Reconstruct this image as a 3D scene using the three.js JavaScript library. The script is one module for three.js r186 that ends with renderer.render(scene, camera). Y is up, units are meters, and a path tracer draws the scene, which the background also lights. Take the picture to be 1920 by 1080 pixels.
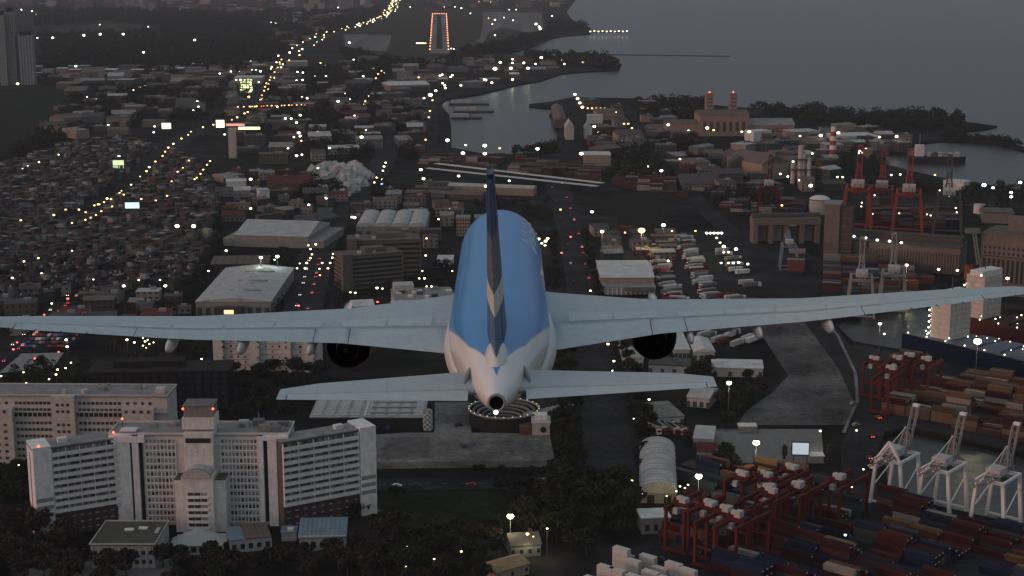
import * as THREE from 'three';
import { mergeGeometries } from 'three/addons/utils/BufferGeometryUtils.js';

// ---------------------------------------------------------------- camera, sky, sun, exposure
const scene = new THREE.Scene();
const FOCAL = 2950, ALT = 225, PITCH = Math.atan(632 / FOCAL);       // lens in photo pixels (1920 x 1080), metres above the ground
const camera = new THREE.PerspectiveCamera(THREE.MathUtils.radToDeg(2 * Math.atan(540 / FOCAL)), 16 / 9, 1, 90000);
camera.position.set(0, ALT, 0);
camera.rotation.set(-PITCH, 0, 0);
const renderer = new THREE.WebGLRenderer({ antialias: true });
renderer.setSize(1024, 576);
renderer.toneMapping = THREE.LinearToneMapping;
renderer.toneMappingExposure = 1.0;
renderer.shadowMap.enabled = true;

const SUN = new THREE.Vector3(-0.92, 0.125, 0.37).normalize();         // the sun has just gone down, left and a little behind
{
  const W = 256, Hh = 128, data = new Float32Array(W * Hh * 4), d = new THREE.Vector3();
  for (let j = 0; j < Hh; j++) for (let i = 0; i < W; i++) {
    const el = ((j + 0.5) / Hh - 0.5) * Math.PI, az = ((i + 0.5) / W - 0.5) * 2 * Math.PI;
    d.set(Math.cos(el) * Math.cos(az), Math.sin(el), Math.cos(el) * Math.sin(az));
    const e = Math.max(0, Math.sin(el)), k = Math.pow(1 - e, 3);
    const ang = Math.acos(THREE.MathUtils.clamp(d.dot(SUN), -1, 1));
    const glow = Math.exp(-ang * ang / 0.75) ;
    const c = [0.235 * (1 - k) + 0.165 * k + 0.56 * glow, 0.295 * (1 - k) + 0.185 * k + 0.36 * glow, 0.345 * (1 - k) + 0.205 * k + 0.23 * glow];
    const o = (j * W + i) * 4; data[o] = c[0]; data[o + 1] = c[1]; data[o + 2] = c[2]; data[o + 3] = 1;
  }
  const sky = new THREE.DataTexture(data, W, Hh, THREE.RGBAFormat, THREE.FloatType);
  sky.mapping = THREE.EquirectangularReflectionMapping; sky.magFilter = THREE.LinearFilter; sky.needsUpdate = true;
  scene.background = sky; scene.environment = sky;
}
const sun = new THREE.DirectionalLight(0xffb69c, 0.8);
sun.position.copy(SUN).multiplyScalar(1500).add(new THREE.Vector3(0, 0, -900)); sun.target.position.set(0, 0, -900);
sun.castShadow = true; sun.shadow.radius = 24; sun.shadow.mapSize.set(4096, 4096);
Object.assign(sun.shadow.camera, { left: -1800, right: 1800, top: 900, bottom: -900, near: 10, far: 4000 });
scene.add(sun, sun.target);
scene.fog = new THREE.FogExp2(0xb9c0cc, 0.000036);

// ---------------------------------------------------------------- helpers
let seed = 7;
const rnd = () => { seed = (seed * 1664525 + 1013904223) >>> 0; return seed / 4294967296; };
const rr = (a, b) => a + (b - a) * rnd();
const pick = (a) => a[Math.floor(rnd() * a.length) % a.length];
const reseed = (s) => { seed = s; };
const V = (x, y, z) => new THREE.Vector3(x, y, z);
const CP = Math.cos(PITCH), SP = Math.sin(PITCH);
// where the sight line through a photo pixel meets the level h metres above the ground
function G(px, py, h = 0) {
  const u = (px - 960) / FOCAL, v = (540 - py) / FOCAL, dy = v * CP - SP, dz = -(CP + v * SP), t = (ALT - h) / -dy;
  return V(u * t, h, dz * t);
}
// height of something standing at ground pixel (px, py0) whose top shows at row py1
function tall(px, py0, py1) {
  const g = G(px, py0), v = (540 - py1) / FOCAL, dy = v * CP - SP, dz = -(CP + v * SP);
  return ALT + (g.z / dz) * dy;
}
const used = new Map();
function numbered(name) { const n = used.get(name) || 0; used.set(name, n + 1); return n ? name + '_' + String(n).padStart(3, '0') : name; }
function tag(o, label, category, group, kind) {
  if (label) o.userData.label = label;
  if (category) o.userData.category = category;
  if (group) o.userData.group = group;
  if (kind) o.userData.kind = kind;
  return o;
}
function thing(name, label, category, x = 0, z = 0, turn = 0, group, y = 0) {
  const o = new THREE.Group(); o.name = numbered(name); o.position.set(x, y, z); o.rotation.y = turn;
  scene.add(o); return tag(o, label, category, group);
}
function part(parent, name, geo, m, x = 0, y = 0, z = 0) {
  const o = new THREE.Mesh(geo, m); o.name = name; o.position.set(x, y, z); o.castShadow = o.receiveShadow = true; parent.add(o); return o;
}
function solo(name, geo, m, label, category, group, kind) {
  const o = new THREE.Mesh(geo, m); o.name = numbered(name); o.castShadow = o.receiveShadow = true; scene.add(o); return tag(o, label, category, group, kind);
}
function copyOf(o, x, z, turn, label, group, y = 0) {
  const c = o.clone(); c.name = numbered(o.name.replace(/_\d{3}$/, '')); c.position.set(x, y, z); c.rotation.y = turn; c.userData = { ...o.userData };
  if (label) c.userData.label = label; if (group) c.userData.group = group; scene.add(c); return c;
}
// ---------------------------------------------------------------- textures (plain grain and stains, in metres)
function hash(x, y, s) { let h = (x * 374761393 + y * 668265263 + s * 2147483647) | 0; h = Math.imul(h ^ (h >>> 13), 1274126177); return ((h ^ (h >>> 16)) >>> 0) / 4294967296; }
function vnoise(x, y, per, s) {                                     // tileable value noise
  const xi = Math.floor(x), yi = Math.floor(y), fx = x - xi, fy = y - yi, sx = fx * fx * (3 - 2 * fx), sy = fy * fy * (3 - 2 * fy), m = (a) => ((a % per) + per) % per;
  const a = hash(m(xi), m(yi), s), b = hash(m(xi + 1), m(yi), s), c = hash(m(xi), m(yi + 1), s), d = hash(m(xi + 1), m(yi + 1), s);
  return a + (b - a) * sx + (c - a) * sy + (a - b - c + d) * sx * sy;
}
function fbm(u, v, base, oct, s) { let t = 0, a = 0.5, n = 0; for (let o = 0; o < oct; o++) { t += a * vnoise(u * base, v * base, base, s + o); n += a; a *= 0.55; base *= 2; } return t / n; }
function tex(size, metres, f, srgb = true) {
  const data = new Uint8Array(size * size * 4);
  for (let j = 0; j < size; j++) for (let i = 0; i < size; i++) {
    const c = f(i / size, j / size), o = (j * size + i) * 4;
    for (let k = 0; k < 3; k++) data[o + k] = Math.max(0, Math.min(255, 255 * (c.length ? c[k] : c)));
    data[o + 3] = 255;
  }
  const t = new THREE.DataTexture(data, size, size); t.wrapS = t.wrapT = THREE.RepeatWrapping; t.magFilter = THREE.LinearFilter; t.generateMipmaps = true;
  t.minFilter = THREE.LinearMipmapLinearFilter; t.repeat.set(1 / metres, 1 / metres); if (srgb) t.colorSpace = THREE.SRGBColorSpace; t.needsUpdate = true; return t;
}
const T = {};
T.grime = tex(256, 14, (u, v) => { const n = fbm(u, v, 6, 5, 3), st = fbm(u * 1, v * 0.25, 24, 3, 9); return 0.83 + 0.16 * n + 0.14 * (st - 0.5); });
T.roof = tex(256, 22, (u, v) => { const n = fbm(u, v, 5, 5, 21); const m = fbm(u, v, 30, 3, 27); return 0.84 + 0.22 * (n - 0.5) + 0.16 * (m - 0.5); });
T.yard = tex(512, 90, (u, v) => { const n = fbm(u, v, 4, 6, 31), m = fbm(u, v, 40, 3, 37), st = Math.abs(fbm(u, v, 9, 3, 41) - 0.5); return 0.5 + 0.55 * (n - 0.5) + 0.25 * (m - 0.5) + 0.2 + (st < 0.02 ? -0.08 : 0); });
T.earth = tex(512, 420, (u, v) => {
  const n = fbm(u, v, 5, 6, 51), m = fbm(u, v, 30, 4, 57), g = fbm(u, v, 8, 3, 61);
  const b = 0.32 + 0.5 * (n - 0.5) + 0.4 * (m - 0.5);
  return g > 0.55 ? [b * 0.85, b * 0.92, b * 0.74] : [b * 1.02, b * 0.98, b * 0.96];
});
T.grass = tex(256, 40, (u, v) => { const n = fbm(u, v, 6, 5, 71), m = fbm(u, v, 50, 2, 77); return 0.55 + 0.5 * (n - 0.5) + 0.4 * (m - 0.5); });
T.wave = tex(512, 60, (u, v) => fbm(u, v, 10, 5, 81), false);
const lin = (r, g, b) => new THREE.Color().setRGB(r, g, b);
function mat(r, g, b, rough = 0.85, map, extra = {}) { return new THREE.MeshPhysicalMaterial({ color: lin(r, g, b), roughness: rough, metalness: 0, map: map || null, specularIntensity: rough > 0.75 ? 0.12 : 0.7, ...extra }); }
function glow(r, g, b, k) { return new THREE.MeshStandardMaterial({ color: lin(0.3, 0.3, 0.3), roughness: 0.6, emissive: lin(r, g, b), emissiveIntensity: k }); }
const M = {
  asphalt: mat(0.055, 0.054, 0.058, 0.9, T.yard), concrete: mat(0.30, 0.285, 0.275, 0.9, T.yard), paleConcrete: mat(0.40, 0.385, 0.37, 0.9, T.yard), paint: mat(0.22, 0.22, 0.21, 0.9),
  earth: mat(0.19, 0.18, 0.185, 0.95, T.earth), grass: mat(0.052, 0.062, 0.032, 0.95, T.grass), dryGrass: mat(0.15, 0.14, 0.085, 0.95, T.grass), sand: mat(0.21, 0.19, 0.16, 0.95, T.yard),
  white: mat(0.74, 0.73, 0.70, 0.7, T.grime), cream: mat(0.60, 0.56, 0.52, 0.85, T.grime), paleGrey: mat(0.50, 0.49, 0.48, 0.85, T.grime), grey: mat(0.30, 0.29, 0.285, 0.85, T.grime), midGrey: mat(0.2, 0.195, 0.195, 0.85, T.grime),
  darkGrey: mat(0.09, 0.088, 0.09, 0.85, T.grime), brick: mat(0.13, 0.075, 0.058, 0.9, T.grime), brown: mat(0.135, 0.115, 0.105, 0.85, T.grime), tan: mat(0.34, 0.28, 0.22, 0.85, T.grime),
  black: mat(0.02, 0.02, 0.022, 0.7), glass: mat(0.03, 0.034, 0.04, 0.15), roofGrey: mat(0.34, 0.335, 0.335, 0.85, T.roof), roofPale: mat(0.52, 0.53, 0.53, 0.75, T.roof), roofWhite: mat(0.72, 0.73, 0.73, 0.7, T.roof),
  roofDark: mat(0.12, 0.115, 0.115, 0.9, T.roof), roofRed: mat(0.15, 0.055, 0.048, 0.85, T.roof), roofBlue: mat(0.22, 0.31, 0.37, 0.6, T.roof), roofGreen: mat(0.12, 0.125, 0.095, 0.9, T.roof), roofBrown: mat(0.2, 0.165, 0.145, 0.9, T.roof),
  steel: mat(0.07, 0.07, 0.075, 0.8), redSteel: mat(0.105, 0.024, 0.02, 0.8), whiteSteel: mat(0.72, 0.70, 0.69, 0.6), navy: mat(0.006, 0.011, 0.034, 0.8), maroon: mat(0.075, 0.02, 0.018, 0.8), bark: mat(0.06, 0.045, 0.035, 0.95),
};
// ---------------------------------------------------------------- geometry
const cache = new Map();
function box(w, h, d, centred = false) {                             // base at y = 0, uv in metres
  const key = [w.toFixed(2), h.toFixed(2), d.toFixed(2), centred].join();
  if (cache.has(key)) return cache.get(key);
  const g = new THREE.BoxGeometry(w, h, d), uv = g.attributes.uv, sz = [[d, h], [d, h], [w, d], [w, d], [w, h], [w, h]];
  for (let i = 0; i < uv.count; i++) { const s = sz[Math.floor(i / 4)]; uv.setXY(i, uv.getX(i) * s[0], uv.getY(i) * s[1]); }
  if (!centred) g.translate(0, h / 2, 0);
  cache.set(key, g); return g;
}
function at(g, x, y, z, ry = 0, rx = 0, rz = 0) { const c = g.clone(); if (rx) c.rotateX(rx); if (rz) c.rotateZ(rz); if (ry) c.rotateY(ry); c.translate(x, y, z); return c; }
function bar(a, b, w, h = w) {                                        // beam from a to b
  const L = a.distanceTo(b), g = new THREE.BoxGeometry(w, h, L), o = new THREE.Object3D();
  o.position.copy(a).add(b).multiplyScalar(0.5); o.lookAt(b); if (Math.abs(b.x - a.x) + Math.abs(b.z - a.z) < 1e-6) o.rotation.set(Math.PI / 2, 0, 0);
  o.updateMatrix(); return g.applyMatrix4(o.matrix);
}
function merge(list) { return mergeGeometries(list.map((g) => { const c = g.index ? g.toNonIndexed() : g.clone(); for (const k of Object.keys(c.attributes)) if (!['position', 'normal', 'uv'].includes(k)) c.deleteAttribute(k); return c; })); }
function gable(w, h, d, rise, over = 0.4) {                           // roof prism along x, base at y = h
  const s = new THREE.Shape([[-d / 2 - over, 0], [d / 2 + over, 0], [d / 2 + over, 0.25], [0, rise + 0.25], [-d / 2 - over, 0.25]].map((p) => new THREE.Vector2(...p)));
  const g = new THREE.ExtrudeGeometry(s, { depth: w + 2 * over, bevelEnabled: false }); g.translate(0, h, -w / 2 - over); g.rotateY(Math.PI / 2); return g;
}
function vault(w, h, d, rise, n = 12) {                               // half-barrel along x
  const pts = [[-d / 2, 0]]; for (let i = 0; i <= n; i++) { const a = Math.PI * (1 - i / n); pts.push([Math.cos(a) * d / 2, 0.2 + Math.sin(a) * rise]); } pts.push([d / 2, 0]);
  const g = new THREE.ExtrudeGeometry(new THREE.Shape(pts.map((p) => new THREE.Vector2(...p))), { depth: w, bevelEnabled: false }); g.translate(0, h, -w / 2); g.rotateY(Math.PI / 2); return g;
}
function sheetGeo(pts, y) {                                           // flat polygon, uv in metres
  const s = new THREE.Shape(pts.map((p) => new THREE.Vector2(p.x, -p.z))), g = new THREE.ShapeGeometry(s);
  g.rotateX(-Math.PI / 2); g.translate(0, y, 0); return g;
}
function sheet(name, px, m, y, label) { return solo(name, sheetGeo(px.map(([a, b]) => G(a, b)), y), m, label, null, null, 'structure'); }
function inside(p, poly) { let c = false; for (let i = 0, j = poly.length - 1; i < poly.length; j = i++) { const a = poly[i], b = poly[j]; if ((a[1] > p[1]) !== (b[1] > p[1]) && p[0] < ((b[0] - a[0]) * (p[1] - a[1])) / (b[1] - a[1]) + a[0]) c = !c; } return c; }
const taken = [];                                                     // ground discs and boxes that scattered things keep clear of
const claim = (x, z, r) => taken.push([x, z, r]);
const free = (x, z, r) => !taken.some((t) => (t[0] - x) ** 2 + (t[1] - z) ** 2 < (t[2] + r) ** 2);
const noGo = [];                                                      // ground polygons kept clear (roads, water)
const clear = (x, z) => !noGo.some((p) => inside([x, z], p));
// ---------------------------------------------------------------- the airliner
{
  const A = thing('airliner', 'blue and white twin-engine airliner flying away low over the city', 'airplane', -0.72, 0, 0.006);
  A.position.set(-0.75, 203.75, -67.4 - 56.7 / 2); A.rotation.set(-0.0075, 0.0035, THREE.MathUtils.degToRad(1.7));
  const S = (s) => s - 56.7 / 2;                                      // station from the nose -> local z (nose towards -z)
  const paint = (r, g, b, rough = 0.32, map) => new THREE.MeshPhysicalMaterial({ color: lin(r, g, b), roughness: rough, clearcoat: 0.3, clearcoatRoughness: 0.2, map: map || null });
  const skin = tex(256, 3, (u, v) => { const n = fbm(u, v, 8, 4, 101); const line = (u * 4) % 1 < 0.02 || (v * 3) % 1 < 0.015; return 0.9 + 0.1 * n - (line ? 0.06 : 0); });
  const wingPaint = paint(0.42, 0.50, 0.53, 0.5, skin), flapPaint = paint(0.47, 0.56, 0.59, 0.5, skin), dark = mat(0.018, 0.018, 0.02, 0.6), whitePaint = paint(0.74, 0.735, 0.72, 0.38, skin), trimGrey = paint(0.23, 0.25, 0.27, 0.5);
  // fuselage: rings along the stations
  const prof = (s) => {                                               // [centre y, half height, half width]
    if (s < 13) { const t = s / 13, k = Math.pow(Math.sin(t * Math.PI / 2), 0.66); return [-0.9 * (1 - t) ** 2, 2.97 * k, 2.885 * k]; }
    if (s < 37) return [0, 2.97, 2.885];
    const t = (s - 37) / 19.7, top = 2.97 - 1.17 * t * t, bot = -2.97 + 3.92 * Math.pow(t, 1.25);
    return [(top + bot) / 2, (top - bot) / 2, 2.885 * (1 - 0.855 * Math.pow(t, 1.55))];
  };
  const NS = 110, NA = 72, pos = [], uv = [], idx = [];
  for (let i = 0; i <= NS; i++) {
    const s = 0.02 + (56.68 * i) / NS, [cy, hh, hw] = prof(s);
    for (let j = 0; j <= NA; j++) { const a = (j / NA) * Math.PI * 2; pos.push(Math.sin(a) * hw, cy + Math.cos(a) * hh, S(s)); uv.push(j / NA, s / 56.7); }
  }
  for (let i = 0; i < NS; i++) for (let j = 0; j < NA; j++) { const a = i * (NA + 1) + j, b = a + NA + 1; idx.push(a, a + 1, b, b, a + 1, b + 1); }
  const fg = new THREE.BufferGeometry(); fg.setAttribute('position', new THREE.Float32BufferAttribute(pos, 3)); fg.setAttribute('uv', new THREE.Float32BufferAttribute(uv, 2)); fg.setIndex(idx); fg.computeVertexNormals();
  // livery: blue back that narrows to a point before the tail cone, white below; u runs round from the top, v from the nose
  const livery = tex(1024, 1, (u, v) => {
    const ang = Math.min(u, 1 - u) * 2, s = v * 56.7;                 // 0 top .. 1 belly
    const edge = s < 33 ? 0.54 : s < 48.5 ? 0.54 - 0.0174 * (s - 33) : 0.27 * Math.max(0, (54.4 - s) / 5.9);
    const n = 0.97 + 0.05 * fbm(u, v, 16, 4, 5), seam = (s % 3.6 < 0.05 || (u * 18) % 1 < 0.006) ? 0.95 : 1;
    const c = s < 54.4 && ang < edge ? [0.13, 0.52, 0.80] : ang - edge < 0.012 && s < 54.4 ? [0.62, 0.66, 0.72] : [0.885, 0.875, 0.865];
    return c.map((x) => x * n * seam);
  });
  livery.repeat.set(1, 1);
  const fuselage = part(A, 'fuselage', fg, new THREE.MeshPhysicalMaterial({ map: livery, roughness: 0.38, clearcoat: 0.35, clearcoatRoughness: 0.12 }));
  // tail cone ring, exhaust and tail lamp
  const [ty, th] = prof(56.7);
  part(fuselage, 'exhaust_ring', new THREE.TorusGeometry(0.36, 0.06, 10, 28), trimGrey, 0, ty, S(56.72));
  part(fuselage, 'exhaust_pipe', new THREE.CylinderGeometry(0.34, 0.30, 0.5, 24, 1, false).rotateX(Math.PI / 2), mat(0.006, 0.006, 0.006, 0.9), 0, ty, S(56.5));
  part(fuselage, 'tail_lamp', new THREE.SphereGeometry(0.1, 12, 8), glow(1, 0.86, 0.6, 9), -0.04, ty - 0.42, S(56.74));
  part(fuselage, 'antenna', at(box(0.05, 0.45, 0.4), 0, 0, 0), whitePaint, 0, 2.9, S(24));
  // generic aerofoil loft: sections [le, te, thickness ratio], over chord fractions f0..f1; up = thickness direction
  const foil = (x, t) => 5 * t * (0.2969 * Math.sqrt(x) - 0.126 * x - 0.3516 * x * x + 0.2843 * x ** 3 - 0.1015 * x ** 4);
  function loft(secs, f0, f1, up, camber = 0.02, n = 14, drop = 0) {
    const P = [], U = [], I = [], ring = 2 * (n + 1);
    secs.forEach(([le, te, t], k) => {
      const c = te.clone().sub(le), L = c.length(), row = [];
      for (let i = 0; i <= n; i++) { const q = i / n, f = f0 + (f1 - f0) * (f0 === 0 ? q * q : q); row.push([f, 1]); }
      for (let i = n; i >= 0; i--) { const q = i / n, f = f0 + (f1 - f0) * (f0 === 0 ? q * q : q); row.push([f, -1]); }
      row.forEach(([f, sd]) => {
        const y = (sd * foil(f, t) + camber * 4 * f * (1 - f)) * L - drop * Math.max(0, (f - f0)) * L;
        const p = le.clone().addScaledVector(c, f).addScaledVector(up, y); P.push(p.x, p.y, p.z); U.push(p.x + p.y, p.z);
      });
    });
    for (let k = 0; k < secs.length - 1; k++) for (let i = 0; i < ring; i++) { const a = k * ring + i, b = k * ring + ((i + 1) % ring), c = a + ring, d = b + ring; I.push(a, c, b, b, c, d); }
    for (const k of [0, secs.length - 1]) for (let i = 0; i < n; i++) { const a = k * ring + i, b = a + 1, c = k * ring + ring - 1 - i, d = c - 1; I.push(a, b, c, b, d, c); }
    let g = new THREE.BufferGeometry(); g.setAttribute('position', new THREE.Float32BufferAttribute(P, 3)); g.setAttribute('uv', new THREE.Float32BufferAttribute(U, 2)); g.setIndex(I); g = g.toNonIndexed(); g.computeVertexNormals();
    // smooth normals across the span by rebuilding from an indexed copy
    const gi = new THREE.BufferGeometry(); gi.setAttribute('position', new THREE.Float32BufferAttribute(P, 3)); gi.setAttribute('uv', new THREE.Float32BufferAttribute(U, 2)); gi.setIndex(I); gi.computeVertexNormals(); return n > 4 ? gi : g;
  }
  const UP = V(0, 1, 0);
  // wing section at span x (one side): leading edge station, trailing edge station, height, thickness
  const key = [[0, 18.2, 34.6, -1.75, 0.135], [2.9, 21.0, 34.3, -1.6, 0.13], [9.5, 26.2, 33.9, -0.95, 0.11], [18, 32.0, 37.0, 0.2, 0.098], [26, 36.6, 39.6, 1.55, 0.09], [28.6, 38.6, 40.6, 2.05, 0.085], [29.9, 40.4, 41.0, 2.3, 0.07]];
  const wsec = (x, sgn) => { let k = 0; while (k < key.length - 2 && x > key[k + 1][0]) k++; const a = key[k], b = key[k + 1], t = (x - a[0]) / (b[0] - a[0]), m = (i) => a[i] + (b[i] - a[i]) * t; return [V(sgn * x, m(3), S(m(1))), V(sgn * x, m(3) - 0.15 * (1 - x / 30), S(m(2))), m(4)]; };
  const span = (x0, x1, sgn, n = 8) => { const r = []; for (let i = 0; i <= n; i++) r.push(wsec(x0 + ((x1 - x0) * i) / n, sgn)); return r; };
  for (const sgn of [-1, 1]) {
    const wing = part(A, 'wing', loft([...span(0.5, 9.5, sgn, 6), ...span(9.5, 18, sgn, 5).slice(1), ...span(18, 29.9, sgn, 9).slice(1)], 0, 0.735, UP), wingPaint);
    part(wing, 'wing_tip', loft(span(26.75, 29.9, sgn, 5), 0.738, 1, UP, 0.02, 6), wingPaint);
    for (const [a, b, nm] of [[3.0, 8.98, 'flap'], [9.03, 10.98, 'flaperon'], [11.03, 20.6, 'flap'], [20.65, 26.7, 'aileron']]) part(wing, nm, loft(span(a, b, sgn, 6), 0.742, 1, UP, 0.02, 6, 0.05), flapPaint);
    for (let i = 0; i < 6; i++) { const a = 4.2 + i * 2.75 + (i > 1 ? 1 : 0); part(wing, 'spoiler', loft(span(a, a + 2.6, sgn, 2).map(([l, t, k]) => [l.clone().add(V(0, 0.035, 0)), t.clone().add(V(0, 0.035, 0)), k]), 0.6, 0.73, UP, 0.02, 3), flapPaint); }
    for (const [x, L] of [[11.2, 4.4], [15.0, 3.9], [18.8, 3.4]]) {
      const [le, te] = wsec(x, sgn), f = new THREE.SphereGeometry(1, 20, 14); f.scale(0.23, 0.46, L / 2); part(wing, 'flap_track_fairing', f, whitePaint, te.x, te.y - 0.55, te.z - L / 2 + 0.75);
    }
    for (let i = 0; i < 5; i++) { const [l, t] = wsec(23 + i * 1.3, sgn); part(wing, 'static_wick', at(box(0.03, 0.03, 0.5), 0, 0, 0), dark, t.x, t.y, t.z + 0.2); }
    part(wing, 'navigation_lamp', new THREE.SphereGeometry(0.09, 10, 8), glow(...(sgn < 0 ? [1, 0.05, 0.03] : [0.05, 1, 0.2]), 4), sgn * 29.4, 2.16, S(39.6));
    // engine under the wing
    const e = new THREE.Group(); e.name = 'engine'; e.position.set(sgn * 9.75, -3.15, S(22.6)); A.add(e);
    const lathe = (pts) => new THREE.LatheGeometry(pts.map(([r, z]) => new THREE.Vector2(r, z)), 48).rotateX(Math.PI / 2);
    part(e, 'nacelle', lathe([[1.38, 4.3], [1.52, 3.2], [1.66, 1.4], [1.68, 0.4], [1.6, -0.6], [1.5, -1.0], [1.42, -1.05], [1.36, -0.9], [1.42, -0.5], [1.45, 1], [1.33, 4.25], [1.38, 4.3]]), mat(0.05, 0.052, 0.058, 0.4));
    part(e, 'fan_disc', new THREE.CircleGeometry(1.44, 36), mat(0.012, 0.012, 0.013, 0.7), 0, 0, -0.2);
    part(e, 'core_cowl', lathe([[1.0, 0], [0.98, 2.6], [0.72, 5.0], [0.66, 5.05], [0.66, 4.2], [0.0, 4.0]]), mat(0.07, 0.06, 0.055, 0.35, null, { metalness: 0.8 }));
    part(e, 'exhaust_plug', new THREE.ConeGeometry(0.42, 1.7, 28).rotateX(Math.PI / 2), mat(0.05, 0.042, 0.04, 0.4, null, { metalness: 0.8 }), 0, 0, 5.0);
    part(e, 'pylon', loft([[V(0, 1.2, 0.6), V(0, 1.1, 5.6), 0.11], [V(0, 2.5, 1.9), V(0, 2.35, 6.6), 0.11]], 0, 1, V(1, 0, 0), 0), whitePaint);
    
    // tailplane
    const ts = (x) => { const t = (x - 0.6) / 9.3; return [V(sgn * x, 0.95 + 0.62 * t, S(49.6 + 4.0 * t + (x > 9.6 ? 0.5 : 0))), V(sgn * x, 0.92 + 0.62 * t, S(54.75 + 0.95 * t)), 0.10 - 0.015 * t]; };
    const run = (a, b, n = 6) => Array.from({ length: n + 1 }, (_, i) => ts(a + ((b - a) * i) / n));
    const tail = part(A, 'tailplane', loft(run(0.4, 9.95), 0, 0.70, UP, 0), wingPaint);
    part(tail, 'elevator', loft(run(1.35, 9.5), 0.706, 1, UP, 0, 6), flapPaint);
    part(tail, 'tailplane_tip', loft(run(9.55, 9.95, 2), 0.704, 1, UP, 0, 6), wingPaint);
    const plate = new THREE.SphereGeometry(1, 22, 14); plate.scale(0.13, 0.36, 1.75); plate.rotateY(sgn * 0.15); part(tail, 'trim_plate', plate, trimGrey, sgn * 1.3, 1.22, S(51.0));
    // wing root fairing
    const fr = new THREE.SphereGeometry(1, 32, 20); fr.scale(1.35, 1.45, 11.5); part(A, 'root_fairing', fr, whitePaint, sgn * 2.15, -1.85, S(28.4));
  }
  const belly = new THREE.SphereGeometry(1, 32, 20); belly.scale(3.0, 1.8, 13); part(A, 'belly_fairing', belly, whitePaint, 0, -2.0, S(28));
  // fin: navy above, dark lattice emblem, pale band and grey blue foot; v is height above the fin's foot
  const finTex = tex(512, 1, (u, v) => {
    const y = v * 9.2, x = u * 10.6, q = (a, b) => { const k = (x * a + y * b) * 2.4; return k - Math.floor(k) < 0.24; };
    if (y < 2.4) return [0.30, 0.40, 0.52];
    if (y < 3.55) return [0.80, 0.79, 0.76];
    if (y < 6.2) return q(0.7, 0.7) || q(0.7, -0.7) ? [0.50, 0.53, 0.57] : [0.16, 0.19, 0.25];
    return [0.11, 0.21, 0.37];
  });
  const fs = (t) => [V(0, 2.2 + 9.1 * t, S(43.6 + 8.2 * t)), V(0, 2.2 + 9.1 * t, S(53.2 + 2.4 * t)), 0.105 - 0.01 * t];
  const fin = (t0, t1, n = 8) => Array.from({ length: n + 1 }, (_, i) => fs(t0 + ((t1 - t0) * i) / n));
  const RT = V(1, 0, 0), setUV = (g) => { const p = g.attributes.position, u = g.attributes.uv; for (let i = 0; i < p.count; i++) u.setXY(i, (p.getZ(i) - S(45)) / 10.6, (p.getY(i) - 2.2) / 9.2); return g; };
  finTex.repeat.set(1, 1); finTex.wrapS = finTex.wrapT = THREE.ClampToEdgeWrapping;
  const finMat = new THREE.MeshPhysicalMaterial({ map: finTex, roughness: 0.55, clearcoat: 0.12, clearcoatRoughness: 0.3 });
  const finMesh = part(A, 'fin', setUV(loft(fin(0, 1), 0, 0.69, RT, 0)), finMat);
  part(finMesh, 'rudder', setUV(loft(fin(0.045, 0.975), 0.696, 1, RT, 0, 6)), finMat);
  const leaf = new THREE.SphereGeometry(1, 28, 18); leaf.scale(0.6, 0.8, 2.3); part(finMesh, 'fin_fillet', leaf, whitePaint, 0, 1.95, S(51.2));
  // faint pale script along the right shoulder of the forward fuselage
  const stroke = [];
  for (let k = 0; k < 9; k++) {
    const pts = []; for (let i = 0; i <= 20; i++) { const t = i / 20, s = 22 - k * 1.15 - t * 1.3 - 0.35 * Math.sin(t * 6.283), a = 0.78 + 0.16 * Math.cos(t * 6.283) * (k % 3 === 0 ? 1.5 : 0.8) + 0.05 * Math.sin(k * 2.1); pts.push(V(Math.sin(a) * 2.9, Math.cos(a) * 2.985, S(s))); }
    stroke.push(new THREE.TubeGeometry(new THREE.CatmullRomCurve3(pts), 40, 0.045, 5));
  }
  part(fuselage, 'script_lettering', merge(stroke), paint(0.55, 0.62, 0.70));
}
// ---------------------------------------------------------------- water, land, roads
{
  const w = new THREE.PlaneGeometry(60000, 60000); w.rotateX(-Math.PI / 2); w.translate(0, -2.2, -20000);
  const uv = w.attributes.uv; for (let i = 0; i < uv.count; i++) uv.setXY(i, uv.getX(i) * 60000, uv.getY(i) * 60000);
  solo('water', w, new THREE.MeshPhysicalMaterial({ color: lin(0.03, 0.028, 0.025), roughness: 0.3, bumpMap: T.wave, bumpScale: 0.5, ior: 1.33 }), 'dull grey river water reaching to the horizon', null, null, 'structure');
}
// the coast as seen from the air, river side from far to near, then round by the land side
const COAST = [[1090, -60], [1079, 0], [1062, 22], [1075, 40], [1108, 52], [1108, 64], [1060, 67], [1033, 72], [985, 92], [952, 101], [1000, 104], [1080, 104], [1130, 112], [1166, 120], [1160, 131], [1100, 134], [1053, 138], [1010, 152], [973, 158], [900, 176], [835, 186], [826, 196],
  [842, 214], [846, 236], [846, 276], [900, 287], [952, 289], [1000, 286], [1040, 276], [1046, 250], [1046, 232], [1030, 216], [1036, 203], [992, 199], [992, 195], [1036, 190], [1072, 182], [1190, 184], [1290, 193], [1413, 203], [1527, 209], [1627, 217], [1747, 219], [1870, 236], [1850, 241], [1800, 247], [1770, 252],
  [1830, 258], [1880, 262], [1925, 277], [2050, 310], [2050, 330], [1925, 284], [1875, 270], [1820, 265], [1765, 263], [1720, 268], [1700, 282], [1648, 292], [1645, 303], [1700, 318], [1753, 330], [1820, 341], [1925, 357], [2300, 420]];
const DOCK = [[1654, 818], [1700, 803], [1925, 852], [2300, 934], [2300, 1080], [1925, 986], [1690, 932], [1664, 902]];
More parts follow.
